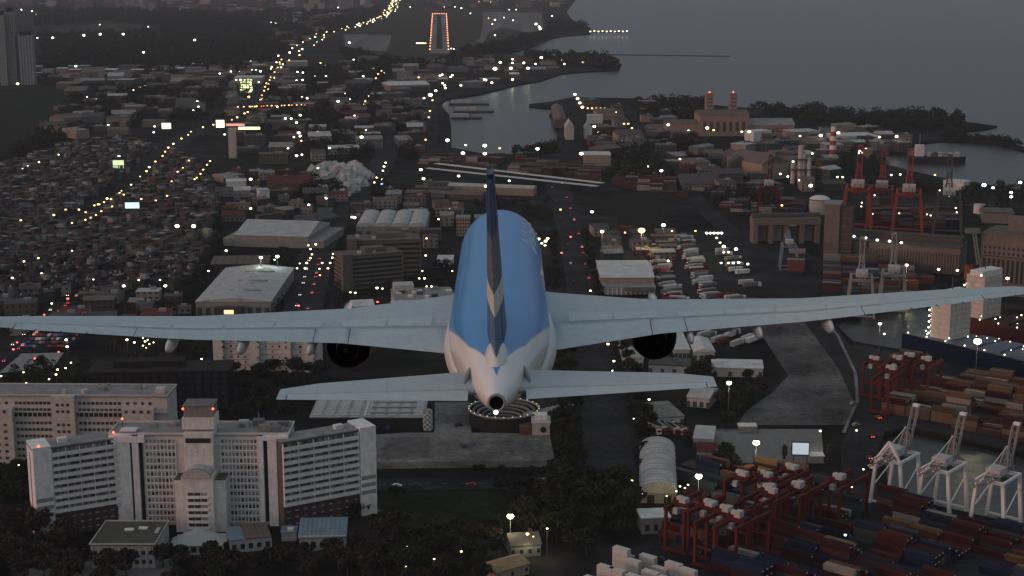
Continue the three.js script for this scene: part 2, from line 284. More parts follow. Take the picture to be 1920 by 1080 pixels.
const BERTH = [[1560, 602], [1700, 566], [2300, 640], [2300, 800], [1925, 706], [1690, 655], [1600, 640]];
{
  const outline = COAST.map(([a, b]) => G(a, b)); outline.push(V(2600, 0, -900), V(2600, 0, 400), V(-9000, 0, 400), V(-9000, 0, -26000), V(outline[0].x + 200, 0, -26000));
  const s = new THREE.Shape(outline.map((p) => new THREE.Vector2(p.x, -p.z)));
  for (const hole of [DOCK, BERTH]) s.holes.push(new THREE.Path(hole.map(([a, b]) => { const p = G(a, b); return new THREE.Vector2(p.x, -p.z); })));
  const g = new THREE.ExtrudeGeometry(s, { depth: 4, bevelEnabled: false }); g.rotateX(-Math.PI / 2); g.translate(0, -4, 0);
  solo('ground', g, M.earth, 'dark built-up ground of the city and port', null, null, 'structure');
  noGo.push(DOCK.map(([a, b]) => { const p = G(a, b); return [p.x, p.z]; }), BERTH.map(([a, b]) => { const p = G(a, b); return [p.x, p.z]; }));
}
const LAND = COAST.map(([a, b]) => { const p = G(a, b); return [p.x, p.z]; }); LAND.push([2600, -900], [2600, 400], [-9000, 400], [-9000, -26000], [LAND[0][0] + 200, -26000]);
const onLand = (x, z) => inside([x, z], LAND);
let level = 0.04;
function patch(name, px, m, label, keep = true) { level += 0.012; const o = sheet(name, px, m, level, label); if (keep) noGo.push(px.map(([a, b]) => { const p = G(a, b); return [p.x, p.z]; })); return o; }
function road(name, line, width, m, label, keep = true) {            // a strip of constant width along photo points
  const c = line.map(([a, b]) => G(a, b)), L = [], R = [];
  c.forEach((p, i) => { const d = (c[i + 1] || p).clone().sub(c[i - 1] || p).setY(0).normalize(), n = V(-d.z, 0, d.x); L.push(p.clone().addScaledVector(n, width / 2)); R.unshift(p.clone().addScaledVector(n, -width / 2)); });
  level += 0.012; const pts = [...L, ...R]; if (keep) noGo.push(pts.map((p) => [p.x, p.z])); return solo(name, sheetGeo(pts, level), m, label, null, null, 'structure');
}
function dashes(parent, line, off, len, gap, w = 0.25) {              // painted lane marks along a road
  const g = []; for (let k = 0; k < line.length - 1; k++) { const a = G(...line[k]), b = G(...line[k + 1]), d = b.clone().sub(a), L = d.length(); d.normalize(); const n = V(-d.z, 0, d.x), yaw = Math.atan2(d.x, d.z); for (let s = 0; s + len < L; s += len + gap) { const p = a.clone().addScaledVector(d, s + len / 2).addScaledVector(n, off); g.push(new THREE.PlaneGeometry(w, len).rotateX(-Math.PI / 2).rotateY(yaw).translate(p.x, level + 0.02, p.z)); } }
  if (g.length) { const o = part(parent, 'lane_marking', merge(g), M.paint); o.userData.kind = 'stuff'; }
}
// airfield and runway
patch('airfield_grass', [[742, 16], [1010, 18], [1030, 50], [960, 62], [905, 92], [800, 118], [705, 112], [650, 92], [640, 66], [700, 48]], M.dryGrass, 'pale dry grass of the airfield');
patch('apron', [[905, 22], [1015, 24], [1020, 58], [985, 60], [940, 52], [918, 60], [905, 82], [880, 96], [862, 98], [900, 72], [905, 48]], M.concrete, 'concrete aprons and taxiway beside the runway');
patch('apron', [[645, 64], [735, 66], [725, 96], [648, 92]], M.concrete, 'concrete apron across the runway from the river');
patch('runway', [[805, 100], [843, 100], [837, 24], [811, 24]], M.paleConcrete, 'long pale runway with a dark worn centre strip');
patch('runway_strip', [[818, 92], [830, 92], [827, 27], [820, 27]], M.asphalt, 'dark rubber-worn centre strip of the runway');
// fields
patch('rail_field', [[-60, 330], [-60, 205], [70, 165], [130, 170], [120, 215], [60, 270]], M.grass, 'dark grassy rail land beside the towers');
patch('playing_field', [[88, 55], [205, 42], [300, 50], [290, 62], [180, 66], [95, 70]], M.dryGrass, 'pale oval racecourse field inside the dark woods');
patch('playing_field', [[1150, 362], [1225, 360], [1255, 424], [1160, 424]], M.grass, 'dark green rectangular field beside the container depot');
patch('quay_apron', [[1440, 430], [1560, 500], [1700, 520], [1560, 600], [1300, 640], [1190, 560], [1150, 440]], M.asphalt, 'dark asphalt truck yards of the port', false);
patch('quay_apron', [[1600, 646], [1690, 660], [2100, 760], [2100, 880], [1925, 848], [1700, 800], [1640, 815], [1600, 700]], M.asphalt, 'dark asphalt container quay between the two docks', false);
patch('container_yard', [[1240, 1000], [1300, 890], [1440, 870], [1640, 905], [1690, 936], [1925, 990], [2100, 1030], [2100, 1110], [1040, 1110], [1180, 1035]], M.asphalt, 'dark asphalt of the foreground container yard', false);
patch('curved_yard', [[1382, 798], [1398, 772], [1450, 735], [1478, 705], [1436, 640], [1400, 598], [1530, 590], [1566, 625], [1602, 690], [1606, 750], [1584, 797]], mat(0.21, 0.2, 0.195, 0.9, T.yard), 'curved grey concrete yard beside the port road');
patch('square', [[1330, 805], [1540, 805], [1545, 870], [1340, 868]], M.midGrey, 'dim paved square in front of the lit screen');
road('port_road', [[1640, 1000], [1615, 900], [1612, 840], [1640, 770], [1600, 690], [1530, 600], [1420, 480], [1330, 400], [1230, 290], [1180, 200]], 17, M.asphalt, 'port road curving inland past the container yards');
road('kerb_strip', [[1582, 812], [1594, 782], [1608, 752], [1604, 700], [1570, 628], [1530, 585]], 1.6, M.paleConcrete, 'pale kerb line between curved yard and port road');
// avenue under and beyond the airliner
const AVE = [[1152, 925], [1130, 760], [1110, 640], [1094, 540], [1075, 445], [1040, 330]];
{ const r = road('avenue', AVE, 23, M.asphalt, 'wide dark avenue running away under the right wing'); }
const CROSS = [[640, 912], [760, 909], [900, 907], [1050, 905], [1160, 905]];
{ const r = road('street', CROSS, 16, M.asphalt, 'street passing between the concrete apron and the lawn'); dashes(r, CROSS, 0, 3, 5); }
patch('forecourt', [[704, 816], [760, 812], [815, 812], [815, 755], [880, 755], [884, 812], [1030, 814], [1043, 876], [704, 880]], M.concrete, 'wide empty concrete forecourt behind the tower blocks');
patch('forecourt_lane', [[816, 757], [879, 757], [884, 876], [812, 878]], mat(0.345, 0.325, 0.305, 0.9, T.yard), 'paler lane crossing the forecourt'); patch('forecourt_strip', [[706, 868], [1041, 864], [1043, 875], [706, 879]], M.sand, 'sandy strip along the near edge of the forecourt'); patch('forecourt_bay', [[722, 822], [806, 820], [804, 860], [716, 862]], mat(0.22, 0.205, 0.2, 0.9, T.yard), 'darker stained bay of the forecourt');
patch('lawn', [[700, 930], [860, 922], [1000, 925], [1010, 990], [820, 1000], [745, 1000], [735, 975], [705, 958]], M.grass, 'dark green lawn beside the tower block');
road('footpath', [[703, 957], [726, 963], [744, 978], [747, 992]], 2.4, M.paleConcrete, 'pale curved footpath at the edge of the lawn');
patch('car_park', [[-40, 1110], [120, 1040], [330, 1050], [340, 1110]], M.midGrey, 'grey yard beside the annex', false);
patch('car_park', [[55, 626], [160, 626], [128, 657], [40, 662]], M.asphalt, 'long car park beside the left road');
patch('car_park', [[30, 664], [120, 662], [100, 690], [-30, 704], [-20, 680]], M.grey, 'pale roofless depot yard beside the left road', false);
const WEST = [[-40, 712], [40, 645], [100, 588], [150, 545], [240, 535]];
{ const r = road('west_road', WEST, 14, M.asphalt, 'road with red tail lights at the left edge'); dashes(r, WEST, 0, 3, 6); }
const MID = [[555, 625], [578, 540], [592, 480], [610, 440], [690, 350], [718, 300], [740, 250]];
road('tree_avenue', MID, 26, M.asphalt, 'avenue full of small lights behind the sheds');
const EXPRESS = [[120, 425], [230, 360], [300, 290], [350, 255], [415, 240], [456, 218], [480, 180], [505, 145], [535, 116], [575, 92], [605, 70], [650, 58], [695, 47], [730, 28], [742, 4], [748, -20]];
road('expressway', EXPRESS, 30, M.asphalt, 'broad lamp-lit expressway winding off towards the airport');
road('dock_avenue', [[800, 300], [803, 250], [808, 200], [812, 180]], 22, M.asphalt, 'straight street along the left side of the dock basin');
road('dock_avenue', [[672, 210], [700, 165], [722, 125]], 26, M.asphalt, 'tree-lined street leading to the runway end');
// ---------------------------------------------------------------- building kit
const winGeo = new Map();
function winBox(w, h) { const k = w.toFixed(2) + h.toFixed(2); if (!winGeo.has(k)) winGeo.set(k, new THREE.BoxGeometry(w, h, 0.16)); return winGeo.get(k); }
// a grid of panes on one face: face = 'f' front (+z), 'l' left, 'r' right
function panes(o, w, d, face, rows, cols, y0, dy, ww, hh, m, side = 0.85, skip = 0, left = 300) {
  const L = (face === 'f' ? w : d) * side, f = [];
  for (let r = 0; r < rows; r++) for (let c = 0; c < cols; c++) {
    if (skip && rnd() < skip) continue; if (left-- <= 0) return f;
    const u = cols > 1 ? -L / 2 + (L * c) / (cols - 1) : 0, p = part(o, 'window', winBox(ww, hh), m, 0, y0 + r * dy, 0);
    if (face === 'f') p.position.set(u, y0 + r * dy, d / 2 + 0.0); else { p.rotation.y = Math.PI / 2; p.position.set((face === 'l' ? -1 : 1) * w / 2, y0 + r * dy, u); }
    f.push(p);
  }
  return f;
}
function roofClutter(o, w, d, h, n) { for (let i = 0; i < n; i++) { const s = rr(1.2, 3.2); part(o, pick(['rooftop_unit', 'vent', 'water_tank']), box(s, rr(0.8, 2), s * rr(0.6, 1.2)), pick([M.paleGrey, M.grey, M.midGrey]), rr(-0.4, 0.4) * w, h, rr(-0.35, 0.35) * d); } }
function parapet(o, w, d, h, m, t = 0.35, up = 0.7) { part(o, 'parapet', merge([at(box(w, up, t), 0, h, d / 2 - t / 2), at(box(w, up, t), 0, h, -d / 2 + t / 2), at(box(t, up, d - 2 * t), -w / 2 + t / 2, h, 0), at(box(t, up, d - 2 * t), w / 2 - t / 2, h, 0)]), m); }
// front edge runs between two photo pixels on the ground; returns the group (front face at +d/2, origin at centre)
function place(name, label, category, a, b, d, group) {
  const A = G(...a), B = G(...b), w = A.distanceTo(B), dir = B.clone().sub(A).normalize(), n = V(dir.z, 0, -dir.x), c = A.clone().add(B).multiplyScalar(0.5).addScaledVector(n, d / 2);
  const o = thing(name, label, category, c.x, c.z, Math.atan2(-dir.z, dir.x), group); o.w = w; const k = Math.max(1, Math.round(Math.max(w, d) / Math.min(w, d)));
  for (let i = 0; i < k; i++) { const t = (i + 0.5) / k - 0.5, q = w > d ? c.clone().addScaledVector(dir, t * w) : c.clone().addScaledVector(n, t * d); claim(q.x, q.z, Math.min(w, d) * 0.62); }
  return o;
}
const redBeacon = glow(1, 0.07, 0.03, 7), beaconGeo = new THREE.SphereGeometry(0.42, 10, 8);
// ---------------------------------------------------------------- the foreground tower complex
{
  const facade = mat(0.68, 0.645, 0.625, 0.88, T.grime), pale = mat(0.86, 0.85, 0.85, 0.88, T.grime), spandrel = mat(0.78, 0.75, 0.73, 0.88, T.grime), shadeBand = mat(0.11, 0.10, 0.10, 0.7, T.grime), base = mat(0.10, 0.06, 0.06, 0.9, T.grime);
  const blinds = [mat(0.28, 0.275, 0.27, 0.7), mat(0.10, 0.10, 0.105, 0.4), mat(0.045, 0.047, 0.052, 0.25), mat(0.19, 0.185, 0.18, 0.6)];
  function wing(label, ox, oz, turn, w, h, d, flip) {                 // banded ward wing, stair pier at one end
    const o = thing('hospital_wing', label, 'building', ox, oz, turn); claim(ox, oz, w * 0.55);
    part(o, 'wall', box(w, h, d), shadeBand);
    part(o, 'roof', box(w + 0.5, 0.5, d + 1.2), M.roofGrey, 0, h, 0);
    const px = flip * (w / 2 - 3.4);
    const pier = part(o, 'stair_pier', box(7, h + 1.2, d + 3.2), pale, px, 0, 0);
    part(pier, 'slot_window', box(0.12, h - 4, 1.1), M.glass, flip * 3.5, 2, -0.5);
    for (let k = 0; k < 3; k++) part(pier, 'stain', box(6.4, 1.6, 0.06), mat(0.30, 0.29, 0.29, 0.9, T.grime), 0, h * 0.42 - k * 3.1, (d + 3.2) / 2);
    const n = 9, f0 = h * 0.27, fh = (h - f0 - 0.6) / n, bw = w - 7.2, bx = -flip * 3.5;
    part(o, 'podium_band', box(bw, f0 - 1.2, 0.6), base, bx, 0, d / 2 + 0.1);
    for (let r = 0; r < n; r++) {
      const y = f0 + r * fh; part(o, 'balcony', box(bw, fh * 0.46, 1.5), spandrel, bx, y, d / 2 + 0.55);
      const m = 15; for (let c = 0; c < m; c++) part(o, 'window', winBox(1.15, fh * 0.42), pick(blinds), bx - bw / 2 + (bw * (c + 0.5)) / m, y + fh * 0.73, d / 2 + 0.08);
      for (let c = 0; c <= 5; c++) part(o, 'fin_wall', box(0.22, fh * 0.56, 1.1), spandrel, bx - bw / 2 + 0.2 + ((bw - 0.4) * c) / 5, y + fh * 0.45, d / 2 + 0.5);
    }
    for (let r = 0; r < 3; r++) for (let c = 0; c < 9; c++) part(o, 'window', winBox(1.5, 0.6), blinds[c % 2 ? 0 : 3], bx - bw / 2 + (bw * (c + 0.5)) / 9, 2 + r * 2.7, d / 2 + 0.42);
    part(o, 'plant_room', box(3.6, 1.7, 2.6), M.white, bx - flip * bw * -0.3, h + 0.5, 0);
    return o;
  }
  const t1 = 0.49;
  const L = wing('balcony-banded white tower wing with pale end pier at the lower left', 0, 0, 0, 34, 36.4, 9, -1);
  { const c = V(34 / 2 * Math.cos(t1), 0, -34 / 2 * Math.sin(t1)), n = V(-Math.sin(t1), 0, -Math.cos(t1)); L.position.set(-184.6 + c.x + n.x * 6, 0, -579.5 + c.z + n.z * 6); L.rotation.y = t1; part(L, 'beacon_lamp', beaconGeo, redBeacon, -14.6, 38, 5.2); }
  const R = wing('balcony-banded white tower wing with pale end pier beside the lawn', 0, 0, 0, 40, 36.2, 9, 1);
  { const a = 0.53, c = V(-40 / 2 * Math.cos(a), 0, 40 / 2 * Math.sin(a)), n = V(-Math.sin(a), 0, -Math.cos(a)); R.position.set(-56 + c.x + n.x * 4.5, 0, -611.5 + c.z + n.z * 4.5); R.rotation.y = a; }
  // central slab with piers, gridded windows and the stair tower in front
  const C = thing('hospital_tower', 'tall white central hospital slab with dark vertical slots and stepped stair tower', 'building', -124, -605, 0); claim(-124, -600, 22); claim(-145, -600, 16); claim(-100, -600, 16);
  const W = 71, H = 37.2, D = 16;
  part(C, 'wall', box(W, H, D), facade); part(C, 'roof', box(W + 0.6, 0.6, D + 0.6), M.roofGrey, 0, H, 0); parapet(C, W + 0.6, D + 0.6, H + 0.6, facade);
  for (const [x, w, h] of [[-30.5, 6.4, 38], [-25.2, 2.4, 37.6], [24.5, 1.9, 37.6], [29.0, 3.6, 37.4], [33.3, 3.6, 37.8]]) part(C, 'pier', box(w, h, 1.6), pale, x, 0, D / 2 + 0.8);
  for (const x of [-26.9, -23.2, 26.2, 31.2]) part(C, 'slot_window', box(1.35, H - 3, 0.3), M.glass, x, 1.5, D / 2 + 0.15);
  part(C, 'head_beam', box(14, 2.6, 1.9), pale, -28.5, H - 2.2, D / 2 + 0.95); part(C, 'head_beam', box(12, 1.8, 1.9), pale, 29.5, H - 1.4, D / 2 + 0.95);
  const rows = 13, dy = 2.72;
  for (const [x0, x1, cols] of [[-21.5, -9.5, 8], [8.5, 23, 10]]) for (let r = 0; r < rows; r++) {
    part(C, 'sill_band', box(x1 - x0, 0.35, 0.5), pale, (x0 + x1) / 2, 1.1 + r * dy, D / 2 + 0.25);
    for (let c = 0; c < cols; c++) { const m = r > 8 && rnd() < 0.55 ? blinds[0] : pick(blinds); part(C, 'window', winBox(0.95, 1.35), m, x0 + ((x1 - x0) * (c + 0.5)) / cols, 2.35 + r * dy, D / 2 + 0.06); if (rnd() < 0.25) part(C, 'cooling_unit', box(0.7, 0.5, 0.5), M.paleGrey, x0 + ((x1 - x0) * (c + 0.5)) / cols, 1.5 + r * dy, D / 2 + 0.25); }
  }
  for (let c = 0; c <= 8; c++) part(C, 'mullion', box(0.3, H - 3.5, 0.42), pale, -21.5 + 12 * c / 8, 1, D / 2 + 0.21);
  for (let c = 0; c <= 10; c++) part(C, 'mullion', box(0.3, H - 3.5, 0.42), pale, 8.5 + 14.5 * c / 10, 1, D / 2 + 0.21);
  const st = new THREE.Group(); st.name = 'stair_tower'; st.position.set(1.2, 0, D / 2); C.add(st);
  const tw = mat(0.78, 0.755, 0.72, 0.88, T.grime);
  part(st, 'wall', merge([at(box(20, 21.5, 8), 0, 0, 4), at(box(12.5, 23.5, 10.5), -0.6, 0, 5.3), at(box(11.5, 39.5, 9), -0.8, 0, -0.5), at(box(12.6, 4.5, 11), -1, 40.5, -3.5)]), tw);
  part(st, 'stair_roof', merge([vault(12.6, 0, 11, 3.2, 14).rotateY(Math.PI / 2).translate(-0.6, 23.5, 5.3)]), M.paleGrey);
  part(st, 'arch_rim', new THREE.TorusGeometry(5.4, 0.28, 6, 28, Math.PI).scale(1, 0.62, 1), M.midGrey, -0.6, 23.7, 10.75); part(st, 'arch_opening', new THREE.CylinderGeometry(0.7, 0.7, 0.3, 16).rotateX(Math.PI / 2), M.black, -2.2, 25, 10.9);
  part(st, 'terrace', merge([at(box(4, 0.4, 8), -8, 21.5, 4), at(box(4, 0.4, 8), 8, 21.5, 4)]), M.roofGreen);
  part(st, 'strip_window', box(9.8, 1.9, 0.3), M.glass, -0.8, 35.6, 4.1);
  for (let r = 0; r < 2; r++) for (let c = 0; c < 4; c++) part(st, 'window', winBox(1.6, 0.9), M.white, -4.4 + c * 2.4, 31 + r * 1.7, 4.05);
  for (let r = 0; r < 6; r++) { part(st, 'shelf', box(8.6, 0.5, 0.9), pale, -0.6, 2.3 + r * 2.55, 11); for (let c = 0; c < 3; c++) part(st, 'window', winBox(2.3, 1.2), r % 2 && c === 2 ? blinds[0] : blinds[2], -3.2 + c * 2.6, 3.9 + r * 2.55, 10.58); }
  part(st, 'plant_room', box(11.5, 4.4, 9.5), mat(0.27, 0.24, 0.23, 0.9, T.grime), -1, 45, -4); part(st, 'plant_room_rim', box(12.2, 0.5, 10.2), M.midGrey, -1, 49.4, -4);
  for (const x of [-6.9, 5]) part(st, 'beacon_lamp', beaconGeo, redBeacon, x, 48.6, 0.9);
  part(C, 'beacon_lamp', beaconGeo, redBeacon, -33.4, 39.2, 9.6); part(C, 'beacon_lamp', beaconGeo, redBeacon, -31.6, 42.4, 2.0); part(C, 'mast', box(0.3, 3.4, 0.3), M.steel, -31.6, 38.6, 2.0); part(C, 'roof_slab', box(6.5, 0.5, 5), M.white, -28.5, 38.4, 4);
  for (let i = 0; i < 9; i++) part(C, 'rooftop_unit', box(rr(2, 5), rr(1, 2.6), rr(2, 4)), pick([M.grey, M.paleGrey, M.midGrey]), rr(8, 33), H + 0.6, rr(-5, 4));
  for (let i = 0; i < 3; i++) part(C, 'rooftop_unit', box(rr(2, 4), rr(1, 2), rr(2, 4)), M.grey, rr(-22, -10), H + 0.6, rr(-5, 4)); part(C, 'mast', box(0.4, 6, 0.4), M.grey, 22, H + 0.6, -3);
  // annexes in front
  let o = place('annex', 'low grey annex with dark green flat roof and skylights below the towers', 'building', [172, 1066], [292, 1066], 24); part(o, 'wall', box(o.w, 9, 24), M.paleGrey); part(o, 'roof', box(o.w + 0.8, 0.5, 24.8), M.roofGreen, 0, 9, 0); parapet(o, o.w + 0.8, 24.8, 9.5, M.paleGrey, 0.3, 0.5);
  for (const [x, z] of [[-1, -3], [4, -4.5]]) part(o, 'skylight', box(3.4, 0.5, 2), M.white, x, 9.5, z); part(o, 'skylight', box(1.4, 0.5, 5), M.roofPale, 10, 9.5, -2); panes(o, o.w, 24, 'f', 2, 9, 2.6, 3.6, 1.7, 1.5, M.glass, 0.88); for (let c = 0; c < 10; c++) part(o, 'pier', box(0.5, 8.6, 0.5), M.cream, -o.w * 0.47 + o.w * 0.94 * c / 9, 0, 12.25);
  o = place('entrance_hall', 'pale glass-roofed entrance hall at the foot of the stair tower', 'building', [325, 1042], [418, 1040], 12); part(o, 'wall', box(o.w, 4, 12), M.paleGrey); part(o, 'roof', new THREE.ConeGeometry(o.w * 0.62, 5, 8, 1).rotateY(0.39).scale(1, 1, 0.62).translate(0, 6.5, 0), mat(0.42, 0.46, 0.46, 0.5, T.roof)); panes(o, o.w, 12, 'f', 1, 6, 2.2, 1, 2, 2.2, M.glass, 0.85);
  o = place('annex', 'small annex with brown double roof between entrance hall and blue shed', 'building', [432, 1038], [510, 1030], 15); part(o, 'wall', box(o.w, 5, 15), M.paleGrey); part(o, 'roof', box(o.w * 0.34, 0.4, 15.4), M.roofBlue, -o.w * 0.33, 5, 0); part(o, 'roof', box(o.w * 0.3, 0.6, 15.4), M.roofBrown, o.w * 0.02, 5, 0); part(o, 'roof', box(o.w * 0.3, 0.5, 15.4), M.roofBrown, o.w * 0.345, 5, 0); panes(o, o.w, 15, 'f', 1, 5, 2.4, 1, 1.7, 2, M.glass, 0.8);
  o = place('shed', 'shed with pale blue metal roof below the right tower wing', 'shed', [562, 1034], [648, 1032], 14); part(o, 'wall', box(o.w, 6, 14), M.paleGrey); { const g = box(o.w + 1, 0.4, 15.5).clone(); g.rotateX(0.16); part(o, 'roof', g, M.roofBlue, 0, 6.6, 0); for (let k = 0; k < 10; k++) { const q = box(0.12, 0.12, 15.5).clone(); q.rotateX(0.16); part(o, 'roof_rib', q, M.roofBlue, -o.w / 2 + o.w * (k + 0.5) / 10, 7.02, 0); } } panes(o, o.w, 14, 'f', 1, 5, 2.6, 1, 2, 2.6, M.black, 0.8);
  o = place('kiosk', 'little blue-roofed kiosk beside the brown-roofed annex', 'shed', [528, 1015], [556, 1014], 7); part(o, 'wall', box(o.w, 3.4, 7), M.paleGrey); part(o, 'roof', box(o.w + 0.6, 0.3, 7.6), M.roofBlue, 0, 3.4, 0); part(o, 'roof_box', box(2.4, 1, 2), M.white, 0.6, 3.7, 1.5);
}
// ---------------------------------------------------------------- long white block behind
{
  const o = thing('ward_block', 'long cream hospital block with square windows and loggias behind the tower wings', 'building', -194, -678, -0.02); claim(-215, -680, 22); claim(-175, -680, 22);
  const W = 84, H = 32.5, D = 18, wall = mat(0.60, 0.56, 0.52, 0.88, T.grime);
  part(o, 'wall', box(W, H, D), wall); part(o, 'roof', box(W + 0.8, 0.6, D + 0.8), M.roofGrey, 0, H, 0); parapet(o, W + 0.8, D + 0.8, H + 0.6, wall, 0.35, 0.5);
  part(o, 'stair_pier', box(10, H + 1.2, 3), wall, -3.5, 0, D / 2 + 1.5); part(o, 'front_bay', box(14, H - 4.5, 3), wall, 29.5, 0, D / 2 + 1.5); part(o, 'front_bay', box(16, H - 4.5, 3.4), wall, -34, 0, D / 2 + 1.7); part(o, 'ledge', box(W, 0.5, 1.4), M.paleGrey, 0, H - 6.9, D / 2 + 0.7);
  const wm = [mat(0.05, 0.05, 0.055, 0.3), mat(0.08, 0.075, 0.075, 0.4), mat(0.04, 0.04, 0.045, 0.2)];
  part(o, 'loggia', box(25, 1.9, 0.3), M.black, -21, H - 9, D / 2 + 0.1); part(o, 'loggia', box(20, 1.9, 0.3), M.black, 12, H - 9, D / 2 + 0.1); for (let c = 0; c < 26; c++) part(o, 'loggia_post', box(0.35, 1.9, 0.5), wall, -33 + c * 2.15 + (c > 11 ? 10 : 0), H - 9, D / 2 + 0.25);
  for (let r = 0; r < 10; r++) { const y = 2.2 + r * 3.05; if (r === 7) continue;
    for (let c = 0; c < 10; c++) part(o, 'window', winBox(1.35, 1.25), pick(wm), -24.5 + c * 1.9 * 0.95 - 0.5, y, D / 2 + 0.06);
    for (let c = 0; c < 10; c++) part(o, 'window', winBox(1.35, 1.25), pick(wm), 3.2 + c * 1.95, y, D / 2 + 0.06);
    for (let c = 0; c < 3; c++) part(o, 'window', winBox(1.3, 1.2), pick(wm), -5.9 + c * 2.3, y, D / 2 + 3.04);
    for (let c = 0; c < 4; c++) part(o, 'window', winBox(1.4, 1.2), pick(wm), 24.5 + c * 3.3, y, D / 2 + (r > 8 ? 0.06 : 3.04));
    for (let c = 0; c < 4; c++) part(o, 'window', winBox(1.4, 1.2), pick(wm), -39.6 + c * 3.4, y, D / 2 + (r > 8 ? 0.06 : 3.44)); }
  part(o, 'roof_drum', new THREE.CylinderGeometry(1.6, 1.6, 2, 16), M.paleGrey, 4.5, H + 1.4, 5); part(o, 'plant_room', box(4, 2.4, 4), wall, 38, H + 0.6, 3); roofClutter(o, W * 0.9, D, H + 0.6, 8);
}
{ // dark slab and white block beyond
  let o = place('dark_block', 'near-black slab block with window grid behind the cream hospital', 'building', [168, 772], [432, 768], 20); const dk = mat(0.028, 0.026, 0.027, 0.8, T.grime);
  part(o, 'wall', box(o.w, 20, 20), dk); part(o, 'roof', box(o.w + 0.5, 0.5, 20.5), mat(0.045, 0.043, 0.042, 0.9, T.roof), 0, 20, 0); part(o, 'plant_room', box(o.w * 0.5, 3, 9), dk, -6, 20.5, -2); for (let r = 0; r < 6; r++) for (let c = 0; c < 16; c++) part(o, 'window', winBox(3, 1.5), M.glass, -o.w * 0.46 + o.w * 0.92 * c / 15, 2.4 + r * 3.1, 10.02); for (let c = 0; c <= 16; c++) part(o, 'mullion', box(0.3, 19.5, 0.5), dk, -o.w * 0.49 + o.w * 0.98 * c / 16, 0, 10.25);
  o = place('white_block', 'white six-storey apartment block seen under the left wing', 'building', [401, 695], [598, 697], 14); const wh = mat(0.66, 0.63, 0.59, 0.85, T.grime);
  part(o, 'wall', box(o.w, 19, 14), wh); part(o, 'roof', box(o.w + 0.4, 0.5, 14.4), M.roofPale, 0, 19, 0); for (const t of [-0.44, -0.1, 0.2, 0.42]) part(o, 'stair_bay', box(5, 20, 2.4), wh, o.w * t, 0, 7.8);
  for (let r = 0; r < 6; r++) { for (let c = 0; c < 15; c++) if (rnd() < 0.85) part(o, 'window', winBox(rnd() < 0.3 ? 1.7 : 0.95, 1.2), pick([M.glass, M.darkGrey, M.midGrey]), -o.w * 0.46 + o.w * 0.92 * c / 14, 2 + r * 3, 7.03 + ([1, 6, 10, 14].includes(c) ? 2 : 0)); part(o, 'floor_band', box(o.w, 0.25, 0.3), M.grey, 0, r * 3 + 0.4, 7.15); }
  roofClutter(o, o.w, 12, 19.5, 7);
}
// ---------------------------------------------------------------- sheds and blocks of the middle distance
function shed(name, label, category, a, b, d, h, type, rise, wall, roof, group) {
  const o = place(name, label, category, a, b, d, group), w = o.w; part(o, 'wall', box(w, h, d), wall);
  if (type === 'flat') { part(o, 'roof', box(w + 0.8, 0.5, d + 0.8), roof, 0, h, 0); }
  else if (type === 'gableX') part(o, 'roof', gable(w, h, d, rise), roof);
  else if (type === 'gableZ') part(o, 'roof', gable(d, h, w, rise).rotateY(Math.PI / 2), roof);
  else if (type === 'vaultZ') part(o, 'roof', vault(d + 0.6, h, w + 0.6, rise).rotateY(Math.PI / 2), roof);
  else if (type === 'mono') { const g = box(w + 1, 0.4, d + 1).clone(); g.rotateX(rise); part(o, 'roof', g, roof, 0, h + Math.sin(Math.abs(rise)) * d / 2, 0); }
  else if (type === 'saw') { const n = rise; for (let i = 0; i < n; i++) part(o, 'roof', vault(d + 0.6, h, w / n, 3.2, 8).rotateY(Math.PI / 2), roof, -w / 2 + w * (i + 0.5) / n, 0, 0); }
  return o;
}
function bays(o, d, h, n, m, ww = 2.2) { for (let c = 0; c < n; c++) part(o, 'bay_door', winBox(ww, h * 0.55), m, -o.w * 0.45 + o.w * 0.9 * c / (n - 1), h * 0.32, d / 2 + 0.02); }
function ribs(o, w, d, h, n, m) { for (let c = 0; c < n; c++) part(o, 'roof_ridge', box(0.3, 0.3, d * 0.98), m, -w / 2 + w * (c + 0.5) / n, h + 0.5, 0); }
const litWindow = glow(1, 0.72, 0.36, 1.3), litWhite = glow(0.9, 1, 0.75, 2.2);
